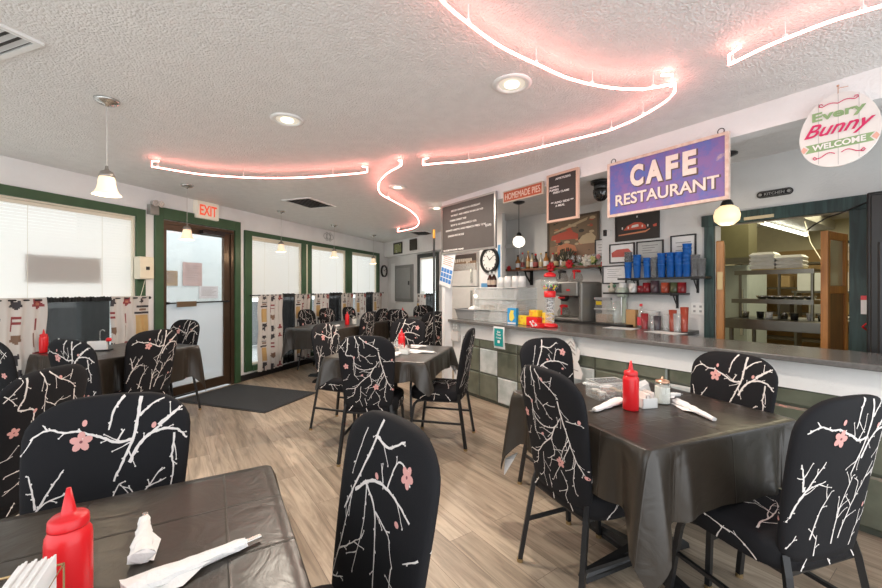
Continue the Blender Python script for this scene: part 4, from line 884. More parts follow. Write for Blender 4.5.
# ---------------------------------------------------------------- signs hanging from the beam
def board(name, label, cat, s0, s1, z0, z1, face, edge, fw=.018, d=-.19, th=.02, mats=True):
    t = thing(name, label, cat, BR.p((s0 + s1) / 2, d, (z0 + z1) / 2), BR.rz); w = s1 - s0; h = z1 - z0
    MB().box(-w / 2 + fw, w / 2 - fw, 0, th * .6, -h / 2 + fw, h / 2 - fw).build('face_panel', face, t)
    MB().box(-w / 2, w / 2, -.006, th, h / 2 - fw, h / 2).box(-w / 2, w / 2, -.006, th, -h / 2, -h / 2 + fw).box(-w / 2, -w / 2 + fw, -.006, th, -h / 2 + fw, h / 2 - fw).box(w / 2 - fw, w / 2, -.006, th, -h / 2 + fw, h / 2 - fw).build('frame', edge, t)
    return t
LETT = mat('white_letters', (.82, .80, .78), .6)
BRDF = mat('felt_dark', (.045, .038, .035), .8)
t = board('menu_board', 'large dark specials board at left end of the beam', 'menu board', -1.937, -.95, 1.737, 2.34, mat('chalkboard', (.075, .066, .062), .6), mat('aluminium', (.45, .44, .43), .35, .8), .02)
for i, (s_, x, w_) in enumerate((('BISCUIT SANDWICH OR CROISSANT', -.02, .58), ('W/ MEAT  AND CHEESE W/ BACON 9.50', .0, .64), ('CHEESE OMELET 9.50', -.16, .34), ('SOUP & 1/2 SANDWICH 9.50', -.06, .52), ('MONTE CRISTO AND FRENCH FRIES 12.95', -.03, .80), ('CHICKEN POT PIE 9.50', -.20, .34))):
    text('menu_line', s_, w_ * .92, .021, LETT, t, x, -.002, .21 - i * .058 - (.0 if i < 5 else .01), bold=.0)
text('menu_line', 'NO SUBSTITUTIONS  PLEASE', .40, .02, LETT, t, -.25, -.002, -.262, bold=.012)
text('menu_line', '(GF)', .09, .03, LETT, t, .38, -.002, -.045, bold=.012)
t = board('pies_sign', 'small rust red homemade pies sign on the beam', 'sign', -.838, -.318, 2.185, 2.305, mat('rust_red', (.42, .075, .03), .6, var=(20, (.5, .12, .05), .7)), mat('pale_wood', (.55, .48, .40), .6), .010)
text('lettering', 'HOMEMADE PIES', .46, .062, mat('sign_cream', (.78, .62, .52), .6), t, 0, -.002, 0)
t = board('letter_board', 'pink framed black letter board listing appetizers', 'menu board', -.27, .062, 1.906, 2.338, BRDF, mat('rose_wood_frame', (.66, .44, .34), .5), .020)
for s_, x, z_, w_, h_ in (('APPETIZERS', .01, .165, .16, .018), ('JALAPENO', -.085, .095, .10, .018), ('POPPERS', -.085, .07, .10, .018), ('FRIED CLAMS', -.01, .045, .17, .018), ('** ADD SIDE **', -.0, -.045, .24, .018), ('A MEAL', -.02, -.075, .10, .018)): text('lettering', s_, w_, h_, LETT, t, x, -.002, z_, bold=.01)
t = board('cafe_sign', 'big weathered purple blue cafe restaurant sign hanging from beam', 'sign', .348, 1.158, 1.862, 2.28, m_sign(), mat('sign_border_cream', (.68, .55, .48), .6, var=(30, (.50, .30, .22), .6)), .020, -.215, .022)
CR = mat('sign_letter_cream', (.74, .66, .60), .6, var=(40, (.66, .55, .48), .5)); OUT = mat('sign_letter_shadow', (.12, .08, .07), .7)
for i, (c_, x_) in enumerate(zip('CAFE', (-.175, -.05, .070, .180))):
    text('cafe_shadow', c_, (.108, .130, .090, .094)[i], .170, OUT, t, x_ + .008, -.001, .066, bold=.06, depth=.0006); text('cafe_lettering', c_, (.098, .118, .080, .084)[i], .160, CR, t, x_ + .003, -.004, .071, bold=.05)
text('restaurant_shadow', 'RESTAURANT', .70, .092, OUT, t, .012, -.001, -.092, bold=.035, depth=.0006); text('restaurant_lettering', 'RESTAURANT', .69, .084, CR, t, .008, -.004, -.089, bold=.018)
for sx in (-.36, .36): MB().tube([(sx + .018 * cos(a * pi / 9), .006, .222 + .018 * sin(a * pi / 9)) for a in range(-8, 11)], .003, 6).build('hook', BLACKM, t, smooth=True)
t = thing('bunny_sign', 'white egg shaped bunny welcome sign at upper right', 'sign', BR.p(1.636, -.20, 2.135), BR.rz); 
egg = [(.152 * cos(a) * (1 - .10 * sin(a)), .19 * sin(a)) for a in [2 * pi * i / 48 for i in range(48)]]
MB().prism(egg, 0, .012).build('egg_board', mat('whitewashed_board', (.78, .77, .74), .6), t)
mb = MB()
for x in (-.075, 0, .075): hh = .19 * sqrt(1 - (x / .16) ** 2) * .96; mb.box(x - .001, x + .001, -.0008, 0, -hh, hh)
mb.build('board_seams', mat('seam_grey', (.45, .45, .44), .7), t)
MAG = mat('magenta_paint', (.62, .02, .12), .6); GRN = mat('sage_paint', (.27, .42, .20), .6)
text('every_lettering', 'Every', .20, .060, GRN, t, 0, -.003, .082, bold=.03); text('bunny_lettering', 'Bunny', .265, .088, MAG, t, 0, -.004, .006, bold=.012, shear=.5)
MB().prism([(-.128, -.052), (-.112, -.072), (-.128, -.095), (.128, -.095), (.112, -.072), (.128, -.052)], -.002, 0).build('banner', GRN, t)
text('welcome_lettering', 'WELCOME', .20, .030, mat('sign_white', (.85, .85, .82), .6), t, 0, -.005, -.073, bold=.03)
for sg in (-1, 1):
    MB().tube([(sg * (.012 + .07 * k / 14), -.003, -.122 + .010 * sin(k / 14 * pi * 1.6)) for k in range(15)] + [(sg * (.088 + .009 * cos(a)), -.003, -.128 + .009 * sin(a)) for a in (1.2, 0, -1.2, -2.4)], .0022, 5).build('scroll', MAG, t)
    MB().tube([(sg * (.0 + .06 * k / 10), -.003, .135 + .010 * sin(k / 10 * pi)) for k in range(11)] + [(sg * (.066 + .008 * cos(a)), -.003, .145 + .008 * sin(a)) for a in (-.6, .8, 2, 3.2)], .0022, 5).build('scroll', MAG, t)
mb = MB().prism([(-.135, -.055), (-.118, -.073), (-.135, -.092), (-.146, -.073)], -.002, 0).prism([(.135, -.055), (.118, -.073), (.135, -.092), (.146, -.073)], -.002, 0); mb.build('petals', mat('peach_paint', (.75, .42, .34), .6), t)
MB().tube([(0, -.004, .185), (0, -.004, .222)], .002, 5).tube([(0, -.004, .212), (.035, .01, .212)], .002, 5).ball((0, -.006, .224), .006, 8).build('push_pin', [mat('pin_tan', (.55, .30, .2), .4)], t)
# column flyers and pole at the left end
t = thing('tall_flyer', 'tilted flyer with blue squares on left end post', 'flyer', BR.p(-1.84, -.165, 1.60), BR.rz)
mb = MB(); mb.M = Matrix.Rotation(R(14), 4, 'Y'); mb.box(-.125, .125, -.004, 0, -.27, .26); mb.build('sheet', PAPER, t)
mb = MB(); mb.M = Matrix.Rotation(R(14), 4, 'Y')
for i in range(4):
    for j in range(3): mb.box(-.115 + i * .06, -.065 + i * .06, -.006, -.004, -.22 + j * .062, -.17 + j * .062)
mb.build('blue_squares', mat('flyer_blue', (.06, .22, .55), .6), t)
mb = MB(); mb.M = Matrix.Rotation(R(14), 4, 'Y')
for k in range(5): mb.box(-.10, .10 - .03 * (k % 2), -.006, -.004, .0 + k * .024, .008 + k * .024)
mb.build('red_lines', mat('flyer_red', (.55, .18, .15), .6), t)
mb = MB(); mb.M = Matrix.Rotation(R(14), 4, 'Y'); mb.box(-.11, .115, -.006, -.004, .17, .235); mb.build('grey_header', mat('flyer_grey', (.14, .15, .17), .6), t)
t = thing('broom_pole', 'black pole with orange tip standing by left end post', 'pole', BR.p(-2.035, -.24, 0), BR.rz)
MB().cyl(0, 0, .01, 1.95, .014, 10).build('pole', BLACK, t); MB().cyl(0, 0, 1.95, 2.06, .016, 10).build('orange_tip', mat('orange_plastic', (.80, .33, .03), .4), t)
MB().box(-.14, .10, -.03, .03, 0, .05).build('head', BLACK, t)

# ---------------------------------------------------------------- things on the far wall
def picture(name, label, cat, fr, s0, s1, z0, z1, d, face, edge, fw=.012, art=None):
    t = thing(name, label, cat, fr.p((s0 + s1) / 2, d, (z0 + z1) / 2), fr.rz); w = s1 - s0; h = z1 - z0
    MB().box(-w / 2 + fw, w / 2 - fw, -.006, 0, -h / 2 + fw, h / 2 - fw).build('picture', face, t)
    MB().box(-w / 2, w / 2, -.016, 0, h / 2 - fw, h / 2).box(-w / 2, w / 2, -.016, 0, -h / 2, -h / 2 + fw).box(-w / 2, -w / 2 + fw, -.016, 0, -h / 2 + fw, h / 2 - fw).box(w / 2 - fw, w / 2, -.016, 0, -h / 2 + fw, h / 2 - fw).build('frame', edge, t)
    if art: art(t, w, h)
    return t
def lines(t, w, h, n=5, m=None, top=.28):
    mb = MB()
    for k in range(n): mb.box(-w * .3 + .01 * (k % 2), w * .3 - .03 * (k % 3), -.008, -.0062, h * (top - .11 * k), h * (top - .11 * k) + h * .02)
    mb.build('print', m or mat('grey_ink', (.30, .30, .30), .7), t)
def blobs(t, w, h, seed, cols, n=40, zr=(-.4, .4), sz=(.04, .16)):
    rng = random.Random(seed); mb = MB()
    for k in range(n):
        x = rng.uniform(-.38, .38) * w; z = rng.uniform(*zr) * h; a = rng.uniform(*sz) * w * .5; b = rng.uniform(.25, .6) * a; y = -.0064 - .00004 * k
        a = min(a, .46 * w - abs(x)); b = min(b, .46 * h - abs(z))
        if a > 0 and b > 0: mb.add([(x + a * cos(i * pi / 6) * (1 + .2 * sin(i * 3)), y, z + b * sin(i * pi / 6)) for i in range(12)], [tuple(range(12))], k % len(cols))
    mb.build('painted_scene', cols, t)
picture('framed_picture', 'small framed picture on bulkhead above grey panel', 'picture', BR, -6.02, -5.62, 2.10, 2.36, RD - .162, mat('pic_olive', (.30, .32, .15), .6), BLACK, .03, lambda t, w, h: blobs(t, w, h, 3, [mat('pic_pale', (.6, .6, .5), .6), mat('pic_dark', (.05, .05, .04), .6)], 8))
tag(MB().box(-5.27, -4.99, -.03, 0, 2.13, 2.37).build('loudspeaker', mat('speaker_cloth', (.05, .045, .035), .8), loc=BR.p(0, RD - .162), rz=BR.rz, bevel=.01), 'square dark speaker on bulkhead above far wall window', 'speaker')
t = thing('electric_panel', 'grey electrical panel on the far wall behind tables', 'electrical panel', BR.p(-5.82, RD - .001, 1.43), BR.rz)
MB().box(-.62, -.42, -.02, 0, -.46, .48).build('white_board', WALL, t); MB().box(-.40, .42, -.03, 0, -.42, .42).build('panel_box', mat('panel_grey', (.22, .22, .21), .45, .3), t, bevel=.006)
MB().box(-.32, .34, -.045, -.03, -.35, .35).build('panel_door', mat('panel_door_grey', (.30, .30, .29), .4, .3), t, bevel=.004); MB().box(.26, .30, -.055, -.045, -.04, .05).build('latch', BLACK, t)

# ---------------------------------------------------------------- left part behind the bar: fridge, clock, case
t = thing('refrigerator', 'white refrigerator behind left end of the bar', 'refrigerator', BR.p(-2.91, .94, 0), BR.rz)
FR = mat('fridge_white', (.62, .61, .58), .4)
MB().box(-.36, .34, .03, .55, .02, 1.72).build('cabinet', FR, t, bevel=.01); MB().box(-.36, .34, -.03, .025, 1.345, 1.72).build('freezer_door', FR, t, bevel=.01); MB().box(-.36, .34, -.03, .025, .06, 1.335).build('door', FR, t, bevel=.01)
MB().box(.24, .27, -.06, -.03, .95, 1.28).box(.24, .27, -.06, -.03, 1.40, 1.62).build('handle', CHROME, t)
t = thing('sepia_poster', 'brown panoramic photo poster above the refrigerator', 'poster', BR.p(-2.90, .93, 1.60), BR.rz)
MB().box(-.30, .33, -.02, -.012, .0, .26).build('poster_sheet', mat('sepia', (.20, .13, .08), .6), t)
MB().box(-.30, .33, -.024, -.0205, .15, .26).build('dark_band', mat('sepia_dark', (.05, .04, .035), .6), t)
mb = MB(); rng = random.Random(5)
for k in range(9): x = -.2 + .05 * k; mb.box(x, x + .03, -.027, -.0245, .10 + rng.uniform(0, .05), .19)
mb.build('pale_letters', mat('sepia_pale', (.55, .50, .42), .6), t)
struct(MB().box(-2.56, -2.06, .97, 1.03, 0, H0).box(-2.54, -2.50, 1.03, 1.5, 0, H0).build('wall_stub', WALLG, loc=BR.p(0, 0), rz=BR.rz))
clock(BR, -2.30, .965, 1.735, .195, 'large dark rimmed round clock beside the refrigerator')
t = thing('paper_chart', 'white and blue chart behind round clock', 'poster', BR.p(-2.31, .969, 1.55), BR.rz); MB().box(-.22, .24, -.004, 0, -.25, .42).build('sheet', PAPER, t); MB().box(.17, .225, -.006, -.004, -.1, .40).box(-.2, .15, -.006, -.004, -.22, -.16).build('blue_ink', mat('chart_blue', (.10, .30, .55), .6), t)
d2 = sthing('door_2', BR.p(-2.24, RD), BR.rz)
MB().box(-.04, .04, -.03, 0, 0, 2.02).box(-.34, -.04, -.03, 0, 1.96, 2.02).build('door_frame', WALL, d2); MB().box(-.0, .012, -.036, -.03, 1.45, 1.62).build('hinge', BLACKM, d2)
t = bt('dish_tub', 'grey plastic dish tub at left end of the bar counter', 'tub', -1.80, .20)
mb = MB(); w0, w1, e0, e1, h = .17, .20, .11, .135, .13
mb.add([(-w0, -e0, 0), (w0, -e0, 0), (w0, e0, 0), (-w0, e0, 0), (-w1, -e1, h), (w1, -e1, h), (w1, e1, h), (-w1, e1, h), (-w0 + .01, -e0 + .01, .006), (w0 - .01, -e0 + .01, .006), (w0 - .01, e0 - .01, .006), (-w0 + .01, e0 - .01, .006), (-w1 + .012, -e1 + .012, h), (w1 - .012, -e1 + .012, h), (w1 - .012, e1 - .012, h), (-w1 + .012, e1 - .012, h)],
       [(0, 3, 2, 1), (0, 1, 5, 4), (1, 2, 6, 5), (2, 3, 7, 6), (3, 0, 4, 7), (8, 9, 10, 11), (8, 12, 13, 9), (9, 13, 14, 10), (10, 14, 15, 11), (11, 15, 12, 8), (4, 5, 13, 12), (5, 6, 14, 13), (6, 7, 15, 14), (7, 4, 12, 15)])
mb.build('tub_body', mat('tub_grey', (.26, .26, .26), .45), t)
MB().box(-w1 - .012, w1 + .012, -e1 - .012, -e1 + .0, h - .012, h).box(-w1 - .012, w1 + .012, e1, e1 + .012, h - .012, h).box(-w1 - .012, -w1, -e1, e1, h - .012, h).box(w1, w1 + .012, -e1, e1, h - .012, h).build('tub_rim', mat('tub_rim_grey', (.34, .34, .34), .45), t)
tag(MB().lathe([(.085, 0), (.09, .02), (.075, .05), (.04, .075), (.005, .085)], n=14).build('towel_heap', NAP, loc=BR.p(-1.79, .22, TC + .085), smooth=False), 'white towel heaped inside the grey dish tub', 'towel')
t = bt('pastry_case', 'clear tiered pastry case on the bar counter', 'display case', -1.26, .24)
W_, D_, Hh = .36, .16, .40
mb = MB()
for z in (.0, .13, .26, .395): mb.box(-W_, W_, -D_ + .0, D_, z, z + .005)
mb.build('shelves', ACRYL, t)
MB().box(-W_, -W_ + .005, -D_, D_, .005, .395).box(W_ - .005, W_, -D_, D_, .005, .395).box(-W_ + .005, W_ - .005, D_ - .005, D_, .005, .395).box(-.0025, .0025, -D_, D_ - .005, .005, .39).build('panels', ACRYL, t)
mb = MB()
for z in (.005, .135, .265): mb.add([(-W_, -D_ - .02, z), (W_, -D_ - .02, z), (W_, -D_, z + .115), (-W_, -D_, z + .115), (-W_, -D_ - .017, z), (W_, -D_ - .017, z), (W_, -D_ + .003, z + .115), (-W_, -D_ + .003, z + .115)], [(0, 1, 2, 3), (7, 6, 5, 4), (0, 4, 5, 1), (3, 2, 6, 7), (0, 3, 7, 4), (1, 5, 6, 2)])
mb.build('front_doors', ACRYL, t)
mb = MB()
for z in (.003, .133, .263, .397):
    mb.tube([(-W_, -D_ - .004, z), (W_, -D_ - .004, z), (W_, D_, z), (-W_, D_, z)], .0035, 5, closed=True)
mb.build('edge_trim', mat('case_edge', (.62, .63, .62), .3), t)
mb = MB(); rng = random.Random(9)
for k in range(7): mb.box(-.32 + k * .09, -.25 + k * .09, -.10, .05, .137, .16 + rng.uniform(0, .05))
mb.build('packs', [mat('pack_cream', (.55, .45, .36), .6)], t)
for i, s_ in enumerate((-1.49, -1.42)):
    t = bt('syrup_bottle', ('left' if i == 0 else 'right') + ' one of two brown syrup bottles on pastry case', 'bottle', s_, .22, TC + .405, 0, 'brown syrup bottles')
    MB().lathe([(.032, 0), (.034, .01), (.034, .10), (.02, .135), (.012, .145), (.012, .155)], n=18).build('glass_body', mat('brown_glass', (.05, .018, .012), .12, spec=.8), t, smooth=True)
    MB().cyl(0, 0, .155, .19, .015, 14).build('cap', WHITE, t); MB().lathe([(.0348, .03), (.0348, .085)], n=18, cap=False).build('paper_label', mat('label_cream', (.45, .36, .28), .6), t, smooth=True)
k = 0
for s_, d_, n_ in ((-1.22, .16, 3), (-1.12, .16, 4), (-1.02, .18, 4), (-.96, .22, 4)):
    for j in range(n_):
        o = MB().lathe([(.036, .085), (.044, .0), (.046, 0), (.038, .088)], n=20).build('foam_cup', WHITE, loc=BR.p(s_, d_, TC + .404 + j * .012), smooth=True)
        tag(o, 'foam cup on pastry case, in %s, %s' % (('stack nearest the syrup bottles', 'second stack from syrup bottles', 'third stack from syrup bottles', 'stack farthest from syrup bottles')[k], ('bottom one', 'second up', 'third up', 'top one')[j]), 'cup', 'foam cups on the pastry case')
    k += 1
t = bt('snack_box', 'small blue and yellow snack box on the counter', 'box', -.945, .06, TC, R(12))
MB().box(-.055, .055, -.025, .025, 0, .175).build('carton', mat('snack_blue', (.03, .30, .62), .5), t)
MB().prism([(-.03, .05), (.0, .03), (.035, .07), (.02, .12), (.03, .15), (-.01, .155), (-.03, .11)], -.027, -.025).build('yellow_art', mat('snack_yellow', (.80, .62, .10), .5), t); MB().prism([(-.05, .005), (.05, .005), (.05, .02), (-.05, .02)], -.027, -.025).build('white_band', PAPER, t)
def treat(s_, d_, z, w, h, m, label, ball=False, n=0):
    t = bt('treat_box', label, 'candy box', s_, d_, z, R(n), 'candy boxes on the counter')
    MB().box(-w / 2, w / 2, -.04, .04, 0, h).build('box_body', m, t, bevel=.006)
    mb = MB(); rng = random.Random(int(s_ * 100))
    for k in range(6): x, zz = rng.uniform(-.38, .38) * w, rng.uniform(.15, .85) * h; mb.prism([(x + .011 * cos(a * pi / 4), zz + .011 * sin(a * pi / 4)) for a in range(8)], -.042, -.040)
    mb.build('dot_pattern', WHITE if m is RED else mat('dot_orange', (.8, .35, .05), .5), t)
YEL = mat('candy_yellow', (.85, .60, .03), .4)
treat(-.83, .12, TC, .12, .10, YEL, 'yellow candy box left, beside the blue snack box'); treat(-.71, .16, TC + .092, .12, .07, YEL, 'yellow candy box on top of the red dotted box'); treat(-.58, .20, TC, .10, .14, YEL, 'yellow candy box behind the gumball machine', n=20)
treat(-.70, .12, TC, .15, .09, RED, 'red dotted candy box in centre of the candy display'); treat(-.55, .0, TC, .13, .045, RED, 'low red candy tray in front of gumball machine', n=-8)
t = bt('gumball_machine', 'tall clear gumball machine with red cap and spiral tube', 'gumball machine', -.50, .13)
MB().lathe([(.075, 0), (.08, .01), (.07, .03), (.05, .04)], n=24).build('base', RED, t, smooth=True)
MB().lathe([(.048, .04), (.048, .30)], n=24, cap=False).build('clear_tube', ACRYL, t, smooth=True)
MB().tube([(.036 * cos(a * .5), .036 * sin(a * .5), .05 + a * .0042) for a in range(58)], .006, 6).build('spiral', mat('spiral_grey', (.55, .55, .56), .3), t, smooth=True)
MB().lathe([(.055, .30), (.058, .305), (.058, .36), (.05, .365)], n=24).build('collar', RED, t, smooth=True)
MB().lathe([(.05, .365), (.085, .40), (.092, .44), (.085, .48), (.055, .51)], n=28, cap=False).build('globe', GLASS, t, smooth=True)
mb = MB(); rng = random.Random(2); gm = [mat('gum_yellow', (.85, .65, .05), .3), mat('gum_red', (.75, .05, .05), .3), mat('gum_green', (.15, .5, .1), .3), mat('gum_white', (.8, .8, .8), .3), mat('gum_blue', (.1, .2, .6), .3)]
for k in range(46):
    a = rng.uniform(0, 2 * pi); q = sqrt(rng.random()) * .066; mb.ball((q * cos(a), q * sin(a), .385 + rng.uniform(0, .04)), .011, 8, k % 5)
mb.build('gumballs', gm, t, smooth=True)['kind'] = 'stuff'
MB().lathe([(.058, .505), (.06, .515), (.06, .53), (.04, .545), (.015, .555)], n=24).build('cap', RED, t, smooth=True)

# coffee machine on the back counter
t = bt('coffee_machine', 'grey twin coffee brewer on the back counter', 'coffee machine', -.86, 1.0)
CM = mat('brewer_grey', (.30, .29, .27), .35, .6); CD = mat('brewer_dark', (.03, .03, .03), .4)
MB().box(-.24, .20, -.18, .26, .0, .05).box(-.24, .20, .06, .26, .05, .30).box(-.24, .20, -.20, .26, .30, .47).box(.20, .25, -.18, .26, 0, .46).build('housing', CM, t, bevel=.015)
MB().box(-.21, -.02, -.21, -.20, .34, .44).build('control_panel', CD, t); MB().box(-.235, -.16, -.206, -.179, .0, .30).build('dark_column', CD, t)
MB().lathe([(.06, .30), (.055, .26), (.03, .235)], -.07, -.08, 0, 20).build('brew_funnel', CD, t, smooth=True); MB().box(-.02, .03, -.26, -.20, .27, .29).build('funnel_handle', mat('brewer_red', (.6, .03, .03), .4), t)
MB().box(.06, .10, -.215, -.20, .36, .38).build('red_switch', RED, t)
def pot(s_, d_, z, label, handle=RED):
    p = bt('coffee_pot', label, 'coffee pot', s_, d_, z, 0, 'glass coffee pots'); MB().lathe([(.055, 0), (.075, .02), (.078, .05), (.055, .10), (.045, .115)], n=24).build('glass_bowl', thin('pot_glass_' + str(len(MATS)), (.3, .28, .26), (.85, .84, .82), .12), p, smooth=True)
    MB().lathe([(.046, .112), (.05, .118), (.05, .135), (.03, .145)], n=20).build('collar', handle, p, smooth=True); MB().tube([(.03, -.045, .12), (.04, -.10, .115), (.045, -.105, .03)], .010, 6).build('handle', handle, p, smooth=True)
pot(-.93, .91, TC + .05, 'glass coffee pot with red handle inside the brewer'); pot(-.83, 1.02, TC + .471, 'red handled coffee pot on top of the brewer, right'); pot(-1.04, 1.02, TC + .471, 'black collared coffee pot on top of brewer, left', BLACK)
t = bt('bar_mat', 'black ribbed rubber mat in front of the coffee brewer', 'mat', -.46, .78, TC - .001)
MB().box(-.52, .42, -.06, .08, 0, .02).build('mat', BLACK, t)
def cyl_item(name, label, cat, s_, d_, prof_, m, z=TC, n=20, lid=None, group=None, partname='body'):
    t = bt(name, label, cat, s_, d_, z, 0, group); MB().lathe(prof_, n=n).build(partname, m, t, smooth=True)
    if lid: MB().lathe(lid[0], n=n).build('lid', lid[1], t, smooth=True)
    return t
t = bt('storage_tub', 'clear plastic tub of sugar on the back counter, lower', 'tub', -.46, 1.1)
CLR = thin('tub_plastic', (.75, .73, .70), (.9, .9, .88), .25)
MB().box(-.11, .11, -.10, .10, 0, .15).build('tub_body', CLR, t, bevel=.012); MB().box(-.10, .10, -.09, .09, .006, .10).build('sugar', mat('raw_sugar', (.66, .52, .40), .9), t); MB().box(-.118, .118, -.108, .108, .15, .162).build('lid', WHITE, t)
t = bt('storage_tub', 'smaller lidded tub with yellow sticker, stacked on top', 'tub', -.48, 1.1, TC + .163)
MB().box(-.10, .10, -.09, .09, 0, .10).build('tub_body', CLR, t, bevel=.012); MB().box(-.105, .105, -.095, .095, .10, .125).build('lid', mat('tub_lid_grey', (.4, .4, .4), .5), t); MB().box(-.08, -.01, -.094, -.091, .04, .08).build('yellow_sticker', YEL, t)
cyl_item('glass_jar', 'big clear glass jar beside the tub of sugar', 'jar', -.28, .93, [(.07, 0), (.085, .02), (.085, .17), (.05, .23), (.05, .25)], GLASS)
t = bt('milkshake_mixer', 'pale green and chrome milkshake mixer on back counter', 'mixer', -.19, .92)
MB().lathe([(.07, 0), (.07, .02), (.03, .03)], n=20).build('base', CHROME, t, smooth=True); MB().box(-.02, .02, .02, .05, .02, .32).build('column', mat('mixer_green', (.42, .48, .40), .4), t, bevel=.006)
MB().box(-.045, .045, -.05, .06, .30, .40).build('motor_head', mat('mixer_green', (.42, .48, .40), .4), t, bevel=.02); MB().tube([(0, -.02, .30), (0, -.02, .10)], .004, 6).build('spindle', CHROME, t)
t = bt('tan_carton', 'tan cardboard carton beside red labelled bottle', 'carton', -.09, .93); MB().box(-.05, .05, -.03, .03, 0, .17).build('carton', mat('cardboard', (.52, .32, .14), .7), t)
t = bt('syrup_dispenser', 'clear bottle with red and white label on back counter', 'bottle', .03, .88); MB().lathe([(.035, 0), (.036, .12), (.015, .16), (.013, .21)], n=18).build('bottle_body', CLR, t, smooth=True)
MB().lathe([(.0368, .02), (.0368, .10)], n=18, cap=False).build('label', mat('label_red', (.65, .05, .08), .5), t, smooth=True); MB().cyl(0, 0, .21, .235, .014, 12).build('cap', RED, t)
cyl_item('white_bucket', 'white plastic bucket at back of the counter', 'bucket', .09, .97, [(.06, 0), (.072, .16), (.076, .165)], WHITE)
TUM = [('red tumbler nearest the white bucket', .15, .72, mat('tumbler_red', (.25, .02, .025), .2), .15), ('clear tumbler right of the leftmost red tumbler', .215, .75, ACRYL, .14), ('dark striped tumbler in row of tumblers', .26, .74, mat('tumbler_dark', (.06, .05, .06), .25), .13), ('clear tumbler in centre of the row of tumblers', .32, .78, ACRYL, .15),
       ('rust red tumbler in middle of the row', .37, .80, mat('tumbler_rust', (.34, .06, .035), .2), .19), ('smoky tumbler right of the rust red one', .425, .76, ACRYL, .16), ('tall orange red tumbler at right end of row', .47, .80, mat('tumbler_orange', (.36, .06, .035), .2), .22)]
for lab, s_, d_, m_, h_ in TUM:
    tag(MB().lathe([(.026, 0), (.034, h_), (.031, h_), (.024, .005)], n=18, cap=False).lathe([(.026, 0), (.026, .004)], n=18).build('tumbler', m_, loc=BR.p(s_, d_, TC), smooth=True), lab + ' on back counter', 'tumbler', 'tumblers on the back counter')
for lab, s_, d_, a in (('white paper sheet lying on counter near the mat', -.02, .60, 5), ('white paper sheet lying on counter below the tumblers', .42, .55, -10)):
    tag(MB().box(-.14, .14, -.09, .09, 0, .002).build('paper_sheet', PAPER, loc=BR.p(s_, d_, TC), rz=BR.rz + R(a)), lab, 'paper')

# ---------------------------------------------------------------- shelves on the rear wall
t = thing('liquor_shelf', 'long brown wooden shelf of bottles on rear wall', 'shelf', BR.p(0, 0), BR.rz)
MB().box(-2.30, -.58, 1.28, 1.49, 1.575, 1.600).build('plank', m_wood('shelf_wood', (.24, .10, .05), (.14, .05, .03)), t)
for s_ in (-1.95, -.72): MB().box(s_ - .02, s_ + .02, 1.46, 1.49, 1.36, 1.575).box(s_ - .015, s_ + .015, 1.32, 1.46, 1.555, 1.575).tube([(s_, 1.47, 1.38), (s_, 1.42, 1.43), (s_, 1.36, 1.50), (s_, 1.34, 1.56)], .012, 6).build('bracket', BLACKM, t)
rng = random.Random(8); LQ = [mat('liquor_amber', (.40, .17, .04), .15, spec=.8), mat('liquor_clear', (.50, .50, .44), .12, spec=.8), mat('liquor_dark', (.07, .04, .03), .15, spec=.8), mat('liquor_cream', (.55, .46, .30), .2)]
wd = ['first', 'second', 'third', 'fourth', 'fifth', 'sixth', 'seventh', 'eighth', 'ninth', 'tenth', 'eleventh']
cn = ['amber', 'clear', 'dark', 'cream']
for i in range(11):
    h_ = rng.uniform(.20, .27); r_ = rng.uniform(.030, .038); c = (0, 1, 0, 3, 2, 1, 0, 1, 2, 3, 1)[i]; s_ = -2.12 + i * .088
    t = thing('liquor_bottle', '%s liquor bottle, %s from left on the wooden shelf' % (cn[c], wd[i]), 'bottle', BR.p(s_, 1.385 + rng.uniform(-.03, .03), 1.601), 0, 'liquor bottles on the wooden shelf')
    MB().lathe([(r_, 0), (r_, h_ * .55), (r_ * .4, h_ * .72), (r_ * .36, h_ * .9)], n=14).build('glass_body', LQ[c], t, smooth=True); MB().cyl(0, 0, h_ * .9, h_, r_ * .42, 10).build('cap', [BLACK, RED, mat('gold_cap', (.6, .45, .15), .4, .6)][i % 3], t)
    MB().lathe([(r_ * 1.02, h_ * .12), (r_ * 1.02, h_ * .42)], n=14, cap=False).build('label', [PAPER, mat('label_tan', (.5, .38, .2), .6), mat('label_maroon', (.3, .06, .05), .6)][(i * 2) % 3], t, smooth=True)
for i in range(8):
    s_ = -1.12 + i * .052; tag(MB().lathe([(.022, 0), (.003, .006), (.003, .05), (.026, .07), (.028, .11), (.024, .14)], n=14, cap=False).build('stem_glass', ACRYL, loc=BR.p(s_, 1.34 + .05 * (i % 2), 1.601), smooth=True), 'clear stem glass, %s from left in row on wooden shelf' % wd[i], 'glass', 'stem glasses on the wooden shelf')
def blossom(s_, d_, z, r_, m, label, leaves=True, n=7):
    t = thing('silk_flower', label, 'flower', BR.p(s_, d_, z), BR.rz, 'silk flowers along the wooden shelf'); mb = MB()
    for k in range(n):
        a = 2 * pi * k / n; mb.M = Matrix.Rotation(a, 4, 'Y') @ Matrix.Rotation(.5, 4, 'X'); mb.ball((r_ * .55, 0, 0), r_ * .42, 8, sz=.6)
    mb.M = Matrix(); mb.ball((0, -r_ * .3, 0), r_ * .3, 8); mb.build('petals', m, t, smooth=True)
    if leaves: MB().add([(r_ * .5, .0, 0), (r_ * 1.7, -.01, -r_ * .3), (r_ * .8, .005, -r_ * .7), (-r_ * .5, 0, 0), (-r_ * 1.6, -.01, -r_ * .5), (-r_ * .7, .005, -r_ * .7)], [(0, 1, 2), (3, 4, 5), (2, 1, 0), (5, 4, 3)]).build('leaves', mat('silk_leaf', (.08, .20, .04), .6), t)
SR = mat('silk_red', (.55, .01, .02), .6)
